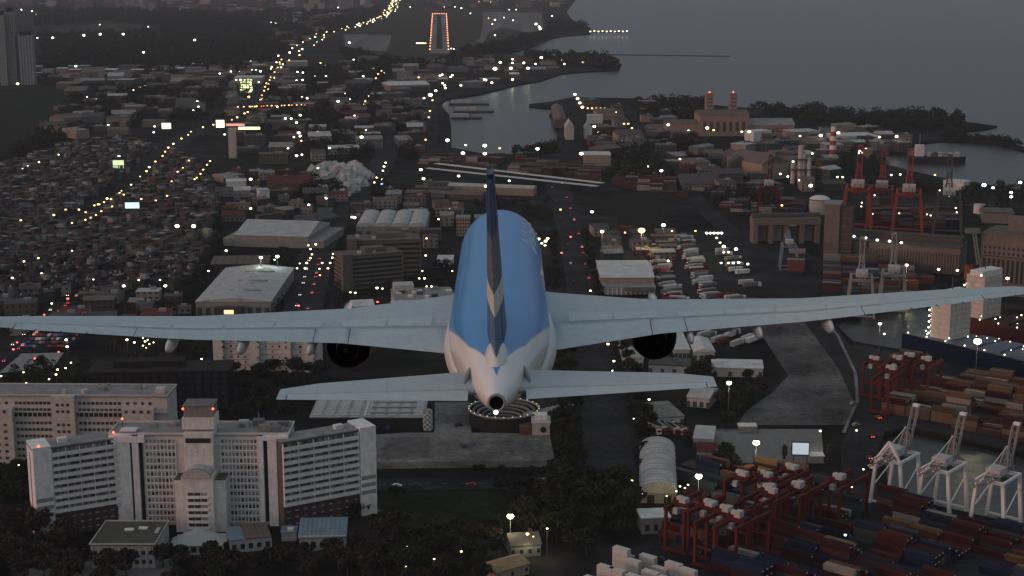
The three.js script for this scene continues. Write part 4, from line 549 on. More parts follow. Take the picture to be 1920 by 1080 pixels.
// ---------------------------------------------------------------- ships
const warmSpot = glow(1, 0.86, 0.55, 7), coldSpot = glow(0.92, 1, 0.9, 6), ambSpot = glow(1, 0.62, 0.24, 6), redSpot = glow(1, 0.1, 0.05, 4), blueSpot = glow(0.1, 0.25, 1, 5);
const spotGeo = new THREE.SphereGeometry(1, 8, 6);
function spot(parent, m, r, x, y, z, name = 'deck_lamp') { const o = part(parent, name, spotGeo, m, x, y, z); o.scale.setScalar(r); return o; }
{
  const hullShape = (L, B) => { const s = new THREE.Shape(); s.moveTo(0, -B / 2); s.lineTo(L * 0.86, -B / 2); s.quadraticCurveTo(L * 0.97, -B * 0.35, L, 0); s.quadraticCurveTo(L * 0.97, B * 0.35, L * 0.86, B / 2); s.lineTo(0, B / 2); s.closePath(); return s; };
  function ship(label, at0, L, B, free, hull, deckM, blockH, blockW, n, seedN) {
    reseed(seedN); const d = V(0.62, 0, 0.79), o = thing('cargo_ship', label, 'ship', at0.x, at0.z, Math.atan2(-d.z, d.x), 'ships at the berth', -2.2);
    part(o, 'hull', new THREE.ExtrudeGeometry(hullShape(L, B), { depth: free + 2, bevelEnabled: false }).rotateX(-Math.PI / 2).translate(0, -2, 0), hull); part(o, 'deck', new THREE.ExtrudeGeometry(hullShape(L - 2, B - 1.6), { depth: 0.3, bevelEnabled: false }).rotateX(-Math.PI / 2).translate(1, free, 0), deckM);
    const wb = part(o, 'accommodation', box(13, blockH, blockW), mat(0.62, 0.57, 0.51, 0.8, T.grime), 22, free + 0.3, 0); part(wb, 'bridge', box(9, 3.2, blockW + 2), M.white, 1, blockH, 0); part(wb, 'funnel', box(6, 9, 5), hull, -10, blockH - 5, 0); for (let r = 0; r < 7; r++) { part(wb, 'deck_ledge', box(13.6, 0.3, blockW + 0.6), M.paleGrey, 0, 2.6 + r * blockH / 8, 0); for (let c = 0; c < 6; c++) part(wb, 'porthole', box(0.12, 0.5, 0.7), M.grey, 6.5, 1.2 + r * blockH / 8, -blockW * 0.4 + blockW * 0.8 * c / 5); }
    part(wb, 'mast', box(0.5, 8, 0.5), M.steel, 0, blockH + 3, 0); spot(wb, warmSpot, 0.55, 4.5, blockH + 1, blockW / 2 + 0.9); spot(wb, warmSpot, 0.55, 4.5, blockH + 1, -blockW / 2 - 0.9);
    for (let r = 0; r < 6; r++) { spot(wb, warmSpot, 0.46, -6.9, 3 + r * 3.4, blockW / 2 - 1); spot(wb, warmSpot, 0.5, -7.4, 2 + r * 3.4, blockW / 2 + 0.6); }
    const pl = new THREE.PointLight(0xffdca0, 120, 0, 2); pl.position.set(7, free + blockH - 1, blockW * 0.4); pl.castShadow = true; o.add(pl); spot(wb, warmSpot, 0.3, -13.2, blockH - 3, 0);
    for (let k = 0; k < 7; k++) part(o, 'hatch_cover', box(13, 1.6, B - 6), deckM, 42 + k * 16, free + 0.3, 0);
    for (let k = 0; k < n; k++) spot(o, pick([warmSpot, warmSpot, coldSpot]), rr(0.24, 0.42), rr(6, L * 0.9), free + rr(1, 4), rr(-B / 2, B / 2) * 0.95); for (let k = 0; k < 11; k++) spot(o, warmSpot, 0.36, 4 + k * 13, free + 1.2, B / 2 - 0.3);
    for (let k = 0; k < (seedN === 502 ? 2 : 0); k++) { const c = part(o, 'deck_crane', merge([at(box(2.2, 16, 2.2), 0, 0, 0), bar(V(0, 15, 0), V(22, 19, 3), 1), at(box(3.4, 3, 3), 0, 14, 0)]), M.paleGrey, 50 + k * 36, free + 0.3, -B * 0.36); }
    return o;
  }
  const n = V(0.79, 0, -0.62), c0 = G(1688, 650);
  ship('cargo ship with navy hull and blue-grey lamp-dotted deck, nearer of the two', c0.clone().addScaledVector(n, 16), 190, 30, 10, M.navy, mat(0.13, 0.17, 0.21, 0.75, T.roof), 24, 19, 46, 501);
  ship('cargo ship with dark maroon hull and lit white block behind the right wing', c0.clone().addScaledVector(n, 66).add(V(-4, 0, -26)), 180, 28, 9, M.maroon, mat(0.07, 0.045, 0.04, 0.8, T.roof), 26, 18, 40, 502);
  const p = G(1702, 300), o = thing('coaster', 'small dark coaster with white bridge moored in the far basin', 'ship', p.x, p.z, -0.12, null, -2.2); part(o, 'hull', new THREE.ExtrudeGeometry(hullShape(62, 13), { depth: 8, bevelEnabled: false }).rotateX(-Math.PI / 2).translate(0, -1, 0), M.black); part(o, 'deck_house', box(9, 12, 10), M.white, 12, 7, 0); part(o, 'mast', box(0.6, 12, 0.6), M.grey, 12, 19, 0); for (let k = 0; k < 9; k++) part(o, 'cargo', box(4, rr(2, 5), 8), pick([M.grey, M.paleGrey, M.brown]), 22 + k * 3.9, 7, 0);
}
// ---------------------------------------------------------------- cranes
function stsCrane(label, base, turn, m, s, raised, apex, group) {     // ship-to-shore crane: x along the quay, -z out over the water
  const o = thing('quay_crane', label, 'crane', base.x, base.z, turn, group), w = 7.2 * s, d = 8 * s, h = 20 * s, t = 1.0 * s, dim = m === M.whiteSteel ? M.grey : m;
  for (const z of [d, -d]) { for (const x of [-1, 1]) part(o, 'leg', bar(V(x * w, 0, z), V(x * w * 0.74, h, z), t * 1.25), m); part(o, 'portal_beam', bar(V(-w * 0.76, h, z), V(w * 0.76, h, z), t * 1.25), m); part(o, 'sill_beam', bar(V(-w, 1.2, z), V(w, 1.2, z), t * 0.8), m); }
  for (const x of [-1, 1]) { part(o, 'side_girder', bar(V(x * w * 0.74, h, d * 1.15), V(x * w * 0.74, h, -d * 1.15), t), m); part(o, 'side_brace', bar(V(x * w * 0.95, h * 0.35, d), V(x * w * 0.8, h * 0.75, -d), t * 0.4), m); }
  if (apex) for (const x of [-1, 1]) part(o, 'apex_leg', bar(V(x * w * 0.74, h, d), V(0, h + 8 * s, d), t * 0.9), m);
  const lat = (a, b, n, r) => { const g = [], D = b.clone().sub(a), up = Math.abs(D.y) > Math.abs(D.z) ? V(0, 0, 1) : V(0, 1, 0); for (const x of [-r, r]) { g.push(bar(a.clone().add(V(x, 0, 0)), b.clone().add(V(x, 0, 0)), 0.42 * s)); g.push(bar(a.clone().add(V(x, 0, 0)).addScaledVector(up, r * 1.4), b.clone().add(V(x, 0, 0)).addScaledVector(up, r * 1.4), 0.36 * s)); } for (let i = 0; i < n; i++) { const p = a.clone().addScaledVector(D, i / n), q = a.clone().addScaledVector(D, (i + 1) / n), e = i % 2 ? r : -r; g.push(bar(p.clone().add(V(e, 0, 0)), q.clone().add(V(-e, 0, 0)), 0.26 * s), bar(p.clone().add(V(r, 0, 0)), q.clone().add(V(r, 0, 0)).addScaledVector(up, r * 1.4), 0.26 * s), bar(p.clone().add(V(-r, 0, 0)), q.clone().add(V(-r, 0, 0)).addScaledVector(up, r * 1.4), 0.26 * s)); } return merge(g); };
  part(o, 'back_boom', lat(V(0, h + 1, -d), V(0, h + 0.6, d * 2.6), 12, 1.5 * s), dim);
  if (raised) { part(o, 'raised_boom', lat(V(0, h + 1.4, -d * 1.1), V(0, h + 18 * s, -d * 1.9), 8, 1.2 * s), dim); part(o, 'boom_head', box(2.6 * s, 1 * s, 2 * s), m, 0, h + 18 * s, -d * 1.9); } else part(o, 'water_boom', lat(V(0, h + 1, -d), V(0, h + 1, -d * 4.2), 12, 1.5 * s), m);
  const tr = []; for (const x of [-1.6, 1.6]) for (const z of [0.4, 1.3]) tr.push(bar(V(x * s * 1.3, h, -d * z), V(x * 0.3 * s, h + 11 * s, -d * 0.85), 0.5 * s)); for (let i = 1; i < 4; i++) tr.push(bar(V(-1.8 * s, h + i * 2.6 * s, -d * 0.85), V(1.8 * s, h + i * 2.6 * s, -d * 0.85), 0.34 * s)); part(o, 'tower_frame', merge(tr), dim);
  part(o, 'machinery_house', box(6 * s, 3 * s, 7 * s), M.paleGrey, 0, h + 1.6, d * 0.3); part(o, 'cabin', box(2.2 * s, 2.4 * s, 2.4 * s), M.darkGrey, 2 * s, h - 2.8 * s, -d * 0.2); part(o, 'stay', bar(V(0, h + 11 * s, -d * 0.85), V(0, h + 2, d * 2.4), 0.22 * s), m);
  claim(base.x, base.z, 12 * s); return o;
}
const QA = Math.atan2(34.7, 40.7), qdir = V(Math.cos(QA), 0, Math.sin(QA)), qn = V(Math.sin(QA), 0, -Math.cos(QA));      // along the foreground quay, and out over its dock
{
  const spots = [[1661, 950, 1, 'white quay crane with A-shaped frame, leftmost at the foreground dock'], [1749, 970, 0, 'white quay crane second from the left at the foreground dock'], [1850, 993, 0, 'white quay crane third from the left at the foreground dock'], [1962, 1018, 0, 'white quay crane cut off by the right picture edge']];
  for (const [a, b, ap, lb] of spots) { const p = G(a, b).addScaledVector(qn, 8); const c = stsCrane(lb, p, -QA, M.whiteSteel, 1, true, ap, 'white quay cranes'); spot(c, redSpot, 0.35, 0, 38.5, -15, 'beacon_lamp'); }
  const farRed = mat(0.27, 0.06, 0.045, 0.8);
  // three red, one dark crane at the far quay
  for (const [a, b, m, s, lb] of [[1605, 428, farRed, 1.7, 'red container crane, leftmost on the far quay'], [1650, 424, farRed, 1.6, 'red container crane, middle of the far quay'], [1700, 438, farRed, 1.7, 'red container crane, right of the three on the far quay'], [1775, 440, M.darkGrey, 1.6, 'dark container crane at the right end of the far quay']]) stsCrane(lb, G(a, b), -0.25, m, s, true, 0, 'far quay cranes');
  stsCrane('thin dark crane standing among the red container stacks', G(1440, 405), -0.2, M.maroon, 1.3, true, 0); stsCrane('pale grey quay crane behind the container stacks, left', G(1612, 590), -0.2, M.grey, 1.2, true, 0, 'grey quay cranes'); stsCrane('pale grey quay crane behind the container stacks, right', G(1672, 580), -0.2, M.grey, 1.2, true, 0, 'grey quay cranes'); stsCrane('blue-grey portal crane beside the long silo', G(1478, 505), -0.1, mat(0.16, 0.2, 0.25, 0.7), 0.9, false, 0);
}
const rtgParts = (() => {                                             // rubber-tyred yard crane, span along z
  const w = 4.2, d = 11.5, h = 17, leg = []; const P = {};
  P.legs = []; for (const z of [-d, d]) for (const x of [-w, w]) P.legs.push(bar(V(x, 0.6, z), V(x, h, z), 1.05)); P.bogies = [-d, d].map((z) => bar(V(-w - 1.4, 0.9, z), V(w + 1.4, 0.9, z), 1.0, 1.3)); P.ties = [-d, d].map((z) => bar(V(-w, 8, z), V(w, 8, z), 0.6)); P.girders = [-w, w].map((x) => bar(V(x, h, -d - 1), V(x, h, d + 1), 1.2, 1.5));
  P.trolley = box(7.5, 1.6, 4); P.house = box(3.4, 2.4, 3); P.cab = box(2, 2.2, 2.2); return P;
})();
function yardCrane(label, p, turn, tz, group) {
  const o = thing('yard_crane', label, 'crane', p.x, p.z, turn, group); for (const g of rtgParts.legs) part(o, 'leg', g, M.redSteel); for (const g of rtgParts.bogies) part(o, 'wheel_beam', g, M.redSteel); for (const g of rtgParts.ties) part(o, 'tie_beam', g, M.redSteel); for (const g of rtgParts.girders) part(o, 'girder', g, M.redSteel);
  part(o, 'trolley', rtgParts.trolley, M.maroon, 0, 17.4, tz); const hut = part(o, 'machinery_house', rtgParts.house, M.paleGrey, 0.6, 19, tz + 0.4); hut.scale.set(rr(0.7, 1.1), rr(0.6, 1), rr(0.8, 1.4)); part(o, 'electric_cabinet', rtgParts.cab, M.cream, -2.6, 19, tz - 1.2).scale.set(0.8, 0.6, 0.9); part(o, 'cabin', rtgParts.cab, M.paleGrey, -1.5, 14.6, tz + 2.5); return o;
}
{
  const L = ['nearest red yard crane, at the left corner of the container yard', 'red yard crane right behind the left corner one', 'lowest red yard crane, nearest the white containers', 'red yard crane beside the container ends marked white', 'red yard crane with white hut at the middle of the yard front', 'red yard crane beside the dim square, left', 'red yard crane beside the dim square, middle', 'red yard crane beside the dim square, right', 'red yard crane at the back of the yard under the screen', 'red yard crane at the yard end near the port road', 'red yard crane between the tan container rows'];
  [[1296, 1020, 6], [1338, 1030, 3], [1352, 1050, -3], [1392, 1052, 4], [1430, 1008, -4], [1402, 968, 5], [1436, 976, 0], [1468, 968, -6], [1508, 990, 6], [1580, 976, 4], [1462, 1000, 7]].forEach(([a, b, t], i) => yardCrane(L[i], G(a, b), -QA, t, 'red yard cranes of the foreground yard'));
  [[1645, 735, 6, 'red yard crane below the right wing, leftmost'], [1678, 742, -3, 'red yard crane below the right wing, second from left'], [1708, 730, 4, 'red yard crane below the right wing, third from left'], [1735, 742, 0, 'red yard crane below the right wing, nearest the navy ship'], [1662, 765, -6, 'red yard crane at the mid quay corner']].forEach(([a, b, t, lb]) => yardCrane(lb, G(a, b), -0.55, t, 'red yard cranes of the middle quay'));
}
// ---------------------------------------------------------------- containers
const boxMats = [[0.085, 0.026, 0.024], [0.13, 0.034, 0.028], [0.06, 0.022, 0.024], [0.03, 0.042, 0.085], [0.022, 0.03, 0.06], [0.22, 0.135, 0.08], [0.19, 0.075, 0.042], [0.085, 0.09, 0.095], [0.38, 0.36, 0.33], [0.04, 0.062, 0.07], [0.13, 0.088, 0.06], [0.065, 0.027, 0.04]].map((c) => mat(...c.map((v) => v * 0.72), 0.8, T.grime));
const boxTone = ['dark red', 'red', 'maroon', 'blue', 'navy', 'tan', 'orange', 'grey', 'pale', 'teal', 'brown', 'plum'];
const boxGeo = (() => { const g = [at(box(12.0, 2.5, 2.34), 0, 0.05, 0)]; for (const x of [-1, 1]) for (const z of [-1, 1]) g.push(at(box(0.2, 2.6, 0.2), x * 6.0, 0, z * 1.12)); for (const z of [-1, 1]) { g.push(at(box(11.8, 0.16, 0.1), 0, 2.44, z * 1.18)); for (let i = 0; i < 9; i++) g.push(at(box(0.5, 2.2, 0.1), -5 + i * 1.25, 0.2, z * 1.18)); } for (const x of [-1, 1]) for (const z of [-0.6, 0, 0.6]) g.push(at(box(0.08, 2.2, 0.09), x * 6.03, 0.2, z)); return merge(g); })();
const markGeo = box(0.06, 0.5, 1.3), markMat = mat(0.55, 0.55, 0.55, 0.7);
const slots = [], tmpM = new THREE.Matrix4(), tmpQ = new THREE.Quaternion(), tmpC = new THREE.Color();
function toPx(x, y, z) { const X = x, Y = y - ALT, D = -z * CP - Y * SP, v = Y * CP - z * SP; return [960 + (X / D) * FOCAL, 540 - (v / D) * FOCAL, D]; }
function yard(poly, origin, turn, high, gap, id, tones, dens = 0.86) {
  const u = V(Math.cos(turn), 0, -Math.sin(turn)), v = V(Math.sin(turn), 0, Math.cos(turn));
  for (let i = -26; i < 26; i++) for (let j = -60; j < 60; j++) {
    if (((j % gap) + gap) % gap === gap - 1 || ((i % 9) + 9) % 9 === 8) continue;
    const p = origin.clone().addScaledVector(u, i * 12.7).addScaledVector(v, j * 2.9), q = toPx(p.x, 0, p.z); if (!inside(q, poly) || !clear(p.x, p.z)) continue;
    const st = Math.floor(vnoise(i * 0.6 + 50, j * 0.22 + 50, 512, id) * (high + 1.6)); const tone0 = Math.floor(vnoise(i + 90, j * 0.35 + 90, 999, id + 7) * tones.length);
    for (let k = 0; k < Math.min(high, st); k++) { if (rnd() > dens && k > 0) break; slots.push([p.x, k * 2.62, p.z, turn, rnd() < 0.55 ? tones[tone0 % tones.length] : pick(tones), id, q[2], k, st]); }
  }
}
reseed(77);
yard([[1250, 1008], [1300, 925], [1330, 902], [1440, 888], [1590, 905], [1640, 925], [1700, 962], [1925, 1018], [2000, 1040], [2000, 1115], [1390, 1115], [1300, 1050]], V(120, 0, -590), -QA, 4, 7, 1, [0, 0, 1, 2, 2, 3, 4, 4, 4, 5, 6, 7, 9, 11, 8]);
yard([[1690, 690], [1760, 690], [1925, 728], [2010, 750], [2010, 850], [1925, 832], [1700, 782], [1665, 790], [1650, 750]], V(210, 0, -780), -0.62, 4, 7, 2, [0, 1, 5, 5, 6, 10, 10, 8, 2, 0, 5]);
yard([[1478, 488], [1600, 492], [1745, 515], [1720, 560], [1640, 604], [1490, 590], [1500, 540]], V(220, 0, -1060), -0.2, 4, 7, 3, [1, 6, 0, 8, 4, 4, 7, 2, 5, 8]);
yard([[1270, 880], [1320, 870], [1330, 900], [1290, 915]], V(75, 0, -650), -QA, 2, 5, 4, [2, 0, 7]);
yard([[800, 300], [950, 300], [1120, 316], [1270, 340], [1300, 372], [1240, 362], [1130, 348], [850, 312], [790, 312]], V(0, 0, -1620), -0.12, 3, 6, 5, [0, 1, 1, 0, 2, 8, 7], 0.8);
yard([[1300, 350], [1420, 350], [1520, 390], [1500, 430], [1400, 400], [1310, 385]], V(180, 0, -1400), -0.25, 3, 7, 6, [1, 0, 2, 7, 8, 4], 0.8);
yard([[1600, 380], [1800, 400], [1800, 432], [1620, 418]], V(310, 0, -1330), -0.2, 3, 7, 7, [1, 0, 6, 7, 4], 0.8);
// white boxes stacked at the bottom edge
{
  const whiteBox = mat(0.62, 0.60, 0.57, 0.65, T.grime), wg = at(boxGeo, 0, 0, 0); let i = 0;
  for (const [a, b, st] of [[1165, 1064, 3], [1186, 1074, 2], [1215, 1066, 2], [1238, 1076, 1], [1263, 1080, 2], [1136, 1086, 2], [1156, 1092, 2], [1110, 1095, 1], [1290, 1092, 2], [1316, 1098, 1], [1220, 1096, 2], [1076, 1104, 1], [1190, 1104, 2], [1250, 1108, 2]]) for (let k = 0; k < st; k++) { const p = G(a, b), o = thing('white_container', k === st - 1 && st > 1 ? 'white shipping container on top of a stack at the bottom edge' : 'white shipping container standing on the ground at the bottom edge', 'container', p.x, p.z, -QA, k === st - 1 && st > 1 ? 'upper white containers' : 'lower white containers', k * 2.62); const c = part(o, 'body', wg, whiteBox); c.scale.set(0.55, 1, 1); for (const z of [-0.5, 0.5]) { const dd = part(o, 'door', box(0.08, 2.2, 0.95), M.paleGrey, 3.4, 0.2, z * 1.05); } claim(p.x, p.z, 3.6); i++; }
}
{
  const seen = slots.map((s, i) => [i, s]).sort((a, b) => (a[1][7] === a[1][8] - 1 ? 0 : 240) + a[1][6] - ((b[1][7] === b[1][8] - 1 ? 0 : 240) + b[1][6])).filter(([, s]) => { const q = toPx(s[0], s[1], s[2]); return q[0] > 900 && q[0] < 1930 && q[1] < 1088; });
  const own = new Set(seen.slice(0, 300).map((e) => e[0])), places = ['', 'the foreground container yard', 'the middle quay yard', 'the yard under the long silo', 'the strip behind the yard', 'the rail container depot', 'the far truck yard', 'the far quay'];
  const protos = new Map();
  for (const [i, s] of seen.slice(0, 300)) { const top = s[7] === s[8] - 1, t = s[4]; let o = protos.get(t); const qq = toPx(s[0], s[1], s[2]), high = ['', 'single', 'two-high', 'three-high', 'four-high', 'five-high', 'six-high'][Math.min(6, Math.max(1, s[8] > 4 ? 4 : s[8]))], spotAt = s[5] !== 1 ? places[s[5]] : qq[0] < 1400 ? 'the foreground yard near the barrel hangar' : qq[0] > 1650 && qq[1] < 1020 ? 'the foreground yard beside the white cranes' : qq[1] > 1040 ? 'the foreground yard at the bottom edge' : qq[1] < 960 ? 'the foreground yard below the red cranes' : 'the middle of the foreground yard'; const lb = boxTone[t] + ' shipping container ' + (top ? (s[8] === 1 ? 'standing alone' : 'topping a ' + high + ' stack') : 'inside a ' + high + ' stack') + ' in ' + spotAt, gp = boxTone[t] + ' containers in ' + spotAt; if (!o) { o = thing('shipping_container', lb, 'container', s[0], s[2], s[3], gp, s[1]); part(o, 'body', boxGeo, boxMats[t]); for (const e of [-1, 1]) part(o, 'door_marking', markGeo, markMat, e * 6.06, 1.7, 0.1); protos.set(t, o); } else copyOf(o, s[0], s[2], s[3], lb, gp, s[1]); }
  for (let id = 1; id <= 7; id++) { const rest = slots.filter((s, i) => s[5] === id && !own.has(i)); if (!rest.length) continue; const im = new THREE.InstancedMesh(box(12.1, 2.58, 2.4), mat(1, 1, 1, 0.7, T.grime), rest.length); rest.forEach((s, i) => { tmpQ.setFromAxisAngle(V(0, 1, 0), s[3]); tmpM.compose(V(s[0], s[1], s[2]), tmpQ, V(1, 1, 1)); im.setMatrixAt(i, tmpM); im.setColorAt(i, boxMats[s[4]].color); }); im.name = numbered('container_mass'); im.castShadow = im.receiveShadow = true; scene.add(im); tag(im, 'mass of stacked containers filling ' + places[id], 'containers', null, 'stuff'); }
}
// ---------------------------------------------------------------- shanty quarter on the left
{
  reseed(11);
  const poly = [[-40, 330], [60, 300], [150, 270], [240, 262], [330, 290], [395, 330], [410, 400], [400, 450], [372, 520], [330, 548], [240, 545], [120, 555], [-40, 590]], mats = [[0.075, 0.07, 0.07], [0.07, 0.054, 0.05], [0.13, 0.128, 0.126], [0.08, 0.067, 0.06], [0.038, 0.037, 0.038], [0.07, 0.07, 0.076], [0.26, 0.255, 0.25], [0.085, 0.058, 0.05]].map((c) => mat(...c, 0.9, T.grime)), tone = ['grey', 'brick red', 'pale grey', 'brown', 'dark', 'bluish grey', 'whitish', 'rust red'];
  const list = []; let tries = 0; const cell = new Map();
  const a0 = 0.5, ca = Math.cos(a0), sa = Math.sin(a0);
  for (let i = -170; i < 170; i++) for (let j = -170; j < 170; j++) {
    const bx = i * 6.2 + rr(-1.2, 1.2) + (Math.floor(i / 8)) * 4, bz = j * 6.0 + rr(-1.2, 1.2) + Math.floor(j / 4) * 3, x = -380 + bx * ca - bz * sa, z = -1330 + bx * sa + bz * ca;
    if (z > -900 || z < -2000) continue; const q = toPx(x, 0, z); if (!inside(q, poly) || !clear(x, z) || !free(x, z, 4) || rnd() < 0.08) continue;
    list.push([x, z, a0 * -1 + rr(-0.08, 0.08), rr(4, 7), rr(4, 6.6), pick([2.8, 3, 5.6, 5.8, 6, 8.6]), Math.floor(rnd() * 8), pick([0, 1, 2, 3, 4, 4, 5, 6, 7, 4, 0]), q]);
  }
  list.sort((a, b) => b[1] - a[1]);
  const vis = list.filter((s) => s[8][0] > 0 && s[8][0] < 1920 && !(s[8][1] > 585)), own = vis.slice(0, 300), rest = list.filter((s) => !own.includes(s));
  for (const [x, z, t, w, d, h, m, r] of own) { const o = thing('shanty_house', tone[m] + ' walled shanty house with ' + tone[r] + ' roof in the left quarter', 'house', x, z, t, tone[m] + ' shanty houses with ' + tone[r] + ' roofs'); const W = Math.round(w), D = Math.round(d), H = h; part(o, 'wall', box(W, H, D), mats[m]); part(o, 'roof', box(W + 0.4, 0.3, D + 0.4), mats[r], 0, H, 0); if (H > 5 && (x * 10 | 0) % 2) part(o, 'roof_room', box(3, 2.4, 3), mats[(m + 2) % 8], 1, H + 0.3, -1); part(o, 'water_tank', new THREE.CylinderGeometry(0.6, 0.6, 1.2, 8).translate(-1.4, H + 0.9, 1), (x * 10 | 0) % 3 ? M.darkGrey : M.paleGrey); part(o, 'window', winBox(1, 1), M.black, -1, 1.6, D / 2); if (H > 5) part(o, 'window', winBox(1, 1), M.black, 1.2, 4.3, D / 2); }
  const g = box(1, 1, 1), im = new THREE.InstancedMesh(g, mat(1, 1, 1, 0.9), rest.length), im2 = new THREE.InstancedMesh(g, mat(1, 1, 1, 0.9), rest.length);
  rest.forEach(([x, z, t, w, d, h, m, r], i) => { tmpQ.setFromAxisAngle(V(0, 1, 0), t); im.setMatrixAt(i, tmpM.compose(V(x, 0, z), tmpQ, V(w, h, d))); im.setColorAt(i, mats[m].color); im2.setMatrixAt(i, tmpM.compose(V(x + rr(-0.4, 0.4), h, z), tmpQ, V(w + 0.4, 0.35, d + 0.4))); im2.setColorAt(i, mats[r].color); });
  for (const [o, n] of [[im, 'shanty_walls'], [im2, 'shanty_roofs']]) { o.name = numbered(n); o.castShadow = o.receiveShadow = true; scene.add(o); tag(o, n === 'shanty_walls' ? 'mass of tightly packed far shanty houses' : 'mass of flat roofs over the far shanty houses', 'houses', null, 'stuff'); }
}
// ---------------------------------------------------------------- scattered low buildings
const fillMats = [M.midGrey, M.grey, M.midGrey, M.darkGrey, M.brown, M.brown, M.tan, M.brick, M.darkGrey, M.darkGrey], fillTone = ['dull grey', 'grey', 'dull grey', 'dark grey', 'brown', 'brown', 'tan', 'brick', 'dark grey', 'dark grey'], fillRoofs = [M.roofGrey, M.roofDark, M.roofBrown, M.roofPale, M.roofDark, M.roofRed, M.roofDark, M.roofDark, M.roofBrown], roofTone = ['grey', 'dark', 'brown', 'pale', 'dark', 'red', 'dark', 'dark', 'brown'];
let massList = [];
function scatter(poly, n, size, hts, where, own = true, spin = 0.1) {
  const xs = poly.map((p) => p[0]), ys = poly.map((p) => p[1]), x0 = Math.min(...xs), x1 = Math.max(...xs), y0 = Math.min(...ys), y1 = Math.max(...ys); let made = 0;
  for (let k = 0; k < n * 14 && made < n; k++) {
    const zr = rnd(), zz0 = 1 / (y0 + 92), zz1 = 1 / (y1 + 92), py = 1 / (zz1 + (zz0 - zz1) * zr) - 92, px = rr(x0, x1); if (!inside([px, py], poly)) continue; const p = G(px, py), w = rr(...size), d = rr(...size) * rr(0.6, 1.4), h = rr(...hts), r = Math.max(w, d) * 0.62;
    if (!clear(p.x, p.z) || !onLand(p.x, p.z) || !free(p.x, p.z, r)) continue; claim(p.x, p.z, r); made++; const m = Math.floor(rnd() * fillMats.length), q = Math.floor(rnd() * fillRoofs.length), t = spin + rr(-0.12, 0.12) + (rnd() < 0.15 ? 0.6 : 0), gab = rnd() < 0.45;
    if (!own) { massList.push([p.x, p.z, t, w, d, h, fillMats[m].color, fillRoofs[q].color]); continue; }
    const o = thing('low_building', fillTone[m] + ' building with ' + roofTone[q] + (gab ? ' gabled' : ' flat') + ' roof ' + where, 'building', p.x, p.z, t, fillTone[m] + ' buildings ' + where); const W = Math.round(w), D = Math.round(d), H = Math.round(h * 2) / 2;
    part(o, 'wall', box(W, H, D), fillMats[m]); if (gab) part(o, 'roof', gable(W, H, D, Math.min(W, D) * 0.16), fillRoofs[q]); else { part(o, 'roof', box(W + 0.6, 0.4, D + 0.6), fillRoofs[q], 0, H, 0); part(o, 'rooftop_unit', box(W * 0.25, 1.6, D * 0.2), M.grey, W * 0.2, H + 0.4, -D * 0.1); }
    const c = Math.min(8, Math.max(2, Math.round(W / 4))), rws = Math.min(3, Math.max(1, Math.round(H / 4))); if (p.z > -1900) for (let a = 0; a < rws; a++) for (let b = 0; b < c; b++) part(o, 'window', winBox(1.6, 1.5), M.black, -W * 0.4 + W * 0.8 * b / (c - 1), 2 + a * 3.4, D / 2);
  }
}
reseed(23);
scatter([[410, 330], [560, 330], [700, 370], [830, 350], [860, 400], [840, 470], [640, 440], [420, 410]], 60, [9, 24], [4, 9], 'beyond the pale hall roofs');
scatter([[1120, 430], [1260, 440], [1250, 490], [1120, 490]], 16, [8, 18], [4, 7], 'above the white-roofed warehouse');
scatter([[1280, 280], [1560, 290], [1560, 360], [1300, 360], [1210, 300]], 50, [12, 34], [5, 13], 'in the far port district');
scatter([[1100, 200], [1290, 205], [1300, 260], [1120, 300]], 26, [12, 30], [5, 12], 'between basin and power station');
scatter([[640, 205], [800, 190], [800, 290], [640, 290]], 34, [14, 40], [5, 12], 'left of the dock basin');
scatter([[420, 180], [640, 160], [640, 300], [440, 320]], 44, [12, 34], [5, 11], 'right of the expressway');
scatter([[80, 150], [400, 150], [420, 230], [230, 262], [90, 260]], 42, [14, 40], [6, 12], 'near the apartment towers');
scatter([[0, 560], [170, 540], [330, 560], [350, 600], [200, 625], [0, 640]], 22, [8, 20], [3, 7], 'by the left road');
scatter([[1400, 250], [1600, 250], [1700, 262], [1680, 300], [1420, 300]], 30, [12, 30], [5, 12], 'behind the far quay cranes');
scatter([[850, 110], [1050, 112], [1100, 125], [980, 150], [850, 170]], 24, [14, 40], [5, 10], 'on the wooded river spit');
scatter([[640, 120], [850, 115], [840, 180], [660, 200]], 26, [16, 40], [5, 12], 'below the runway end');
// far city rising to the horizon: a mass, too far to tell its houses apart
scatter([[-60, 0], [740, -30], [700, 22], [480, 30], [60, 20]], 240, [20, 60], [8, 40], '', false); scatter([[760, -30], [1070, -30], [1050, 20], [900, 14], [770, 12]], 90, [20, 60], [6, 24], '', false); scatter([[60, 130], [300, 130], [560, 120], [560, 170], [100, 165]], 70, [18, 50], [5, 12], '', false); scatter([[480, 30], [640, 30], [560, 90], [500, 100]], 40, [20, 50], [5, 14], '', false);
{ const im = new THREE.InstancedMesh(box(1, 1, 1), mat(1, 1, 1, 0.9), massList.length * 2); massList.forEach(([x, z, t, w, d, h, a, b], i) => { tmpQ.setFromAxisAngle(V(0, 1, 0), t); im.setMatrixAt(2 * i, tmpM.compose(V(x, 0, z), tmpQ, V(w, h, d))); im.setColorAt(2 * i, a); im.setMatrixAt(2 * i + 1, tmpM.compose(V(x, h, z), tmpQ, V(w + 1, 0.5, d + 1))); im.setColorAt(2 * i + 1, b); }); im.name = 'far_city'; im.castShadow = im.receiveShadow = true; scene.add(im); tag(im, 'far grey city blurring towards the horizon', 'buildings', null, 'stuff'); }
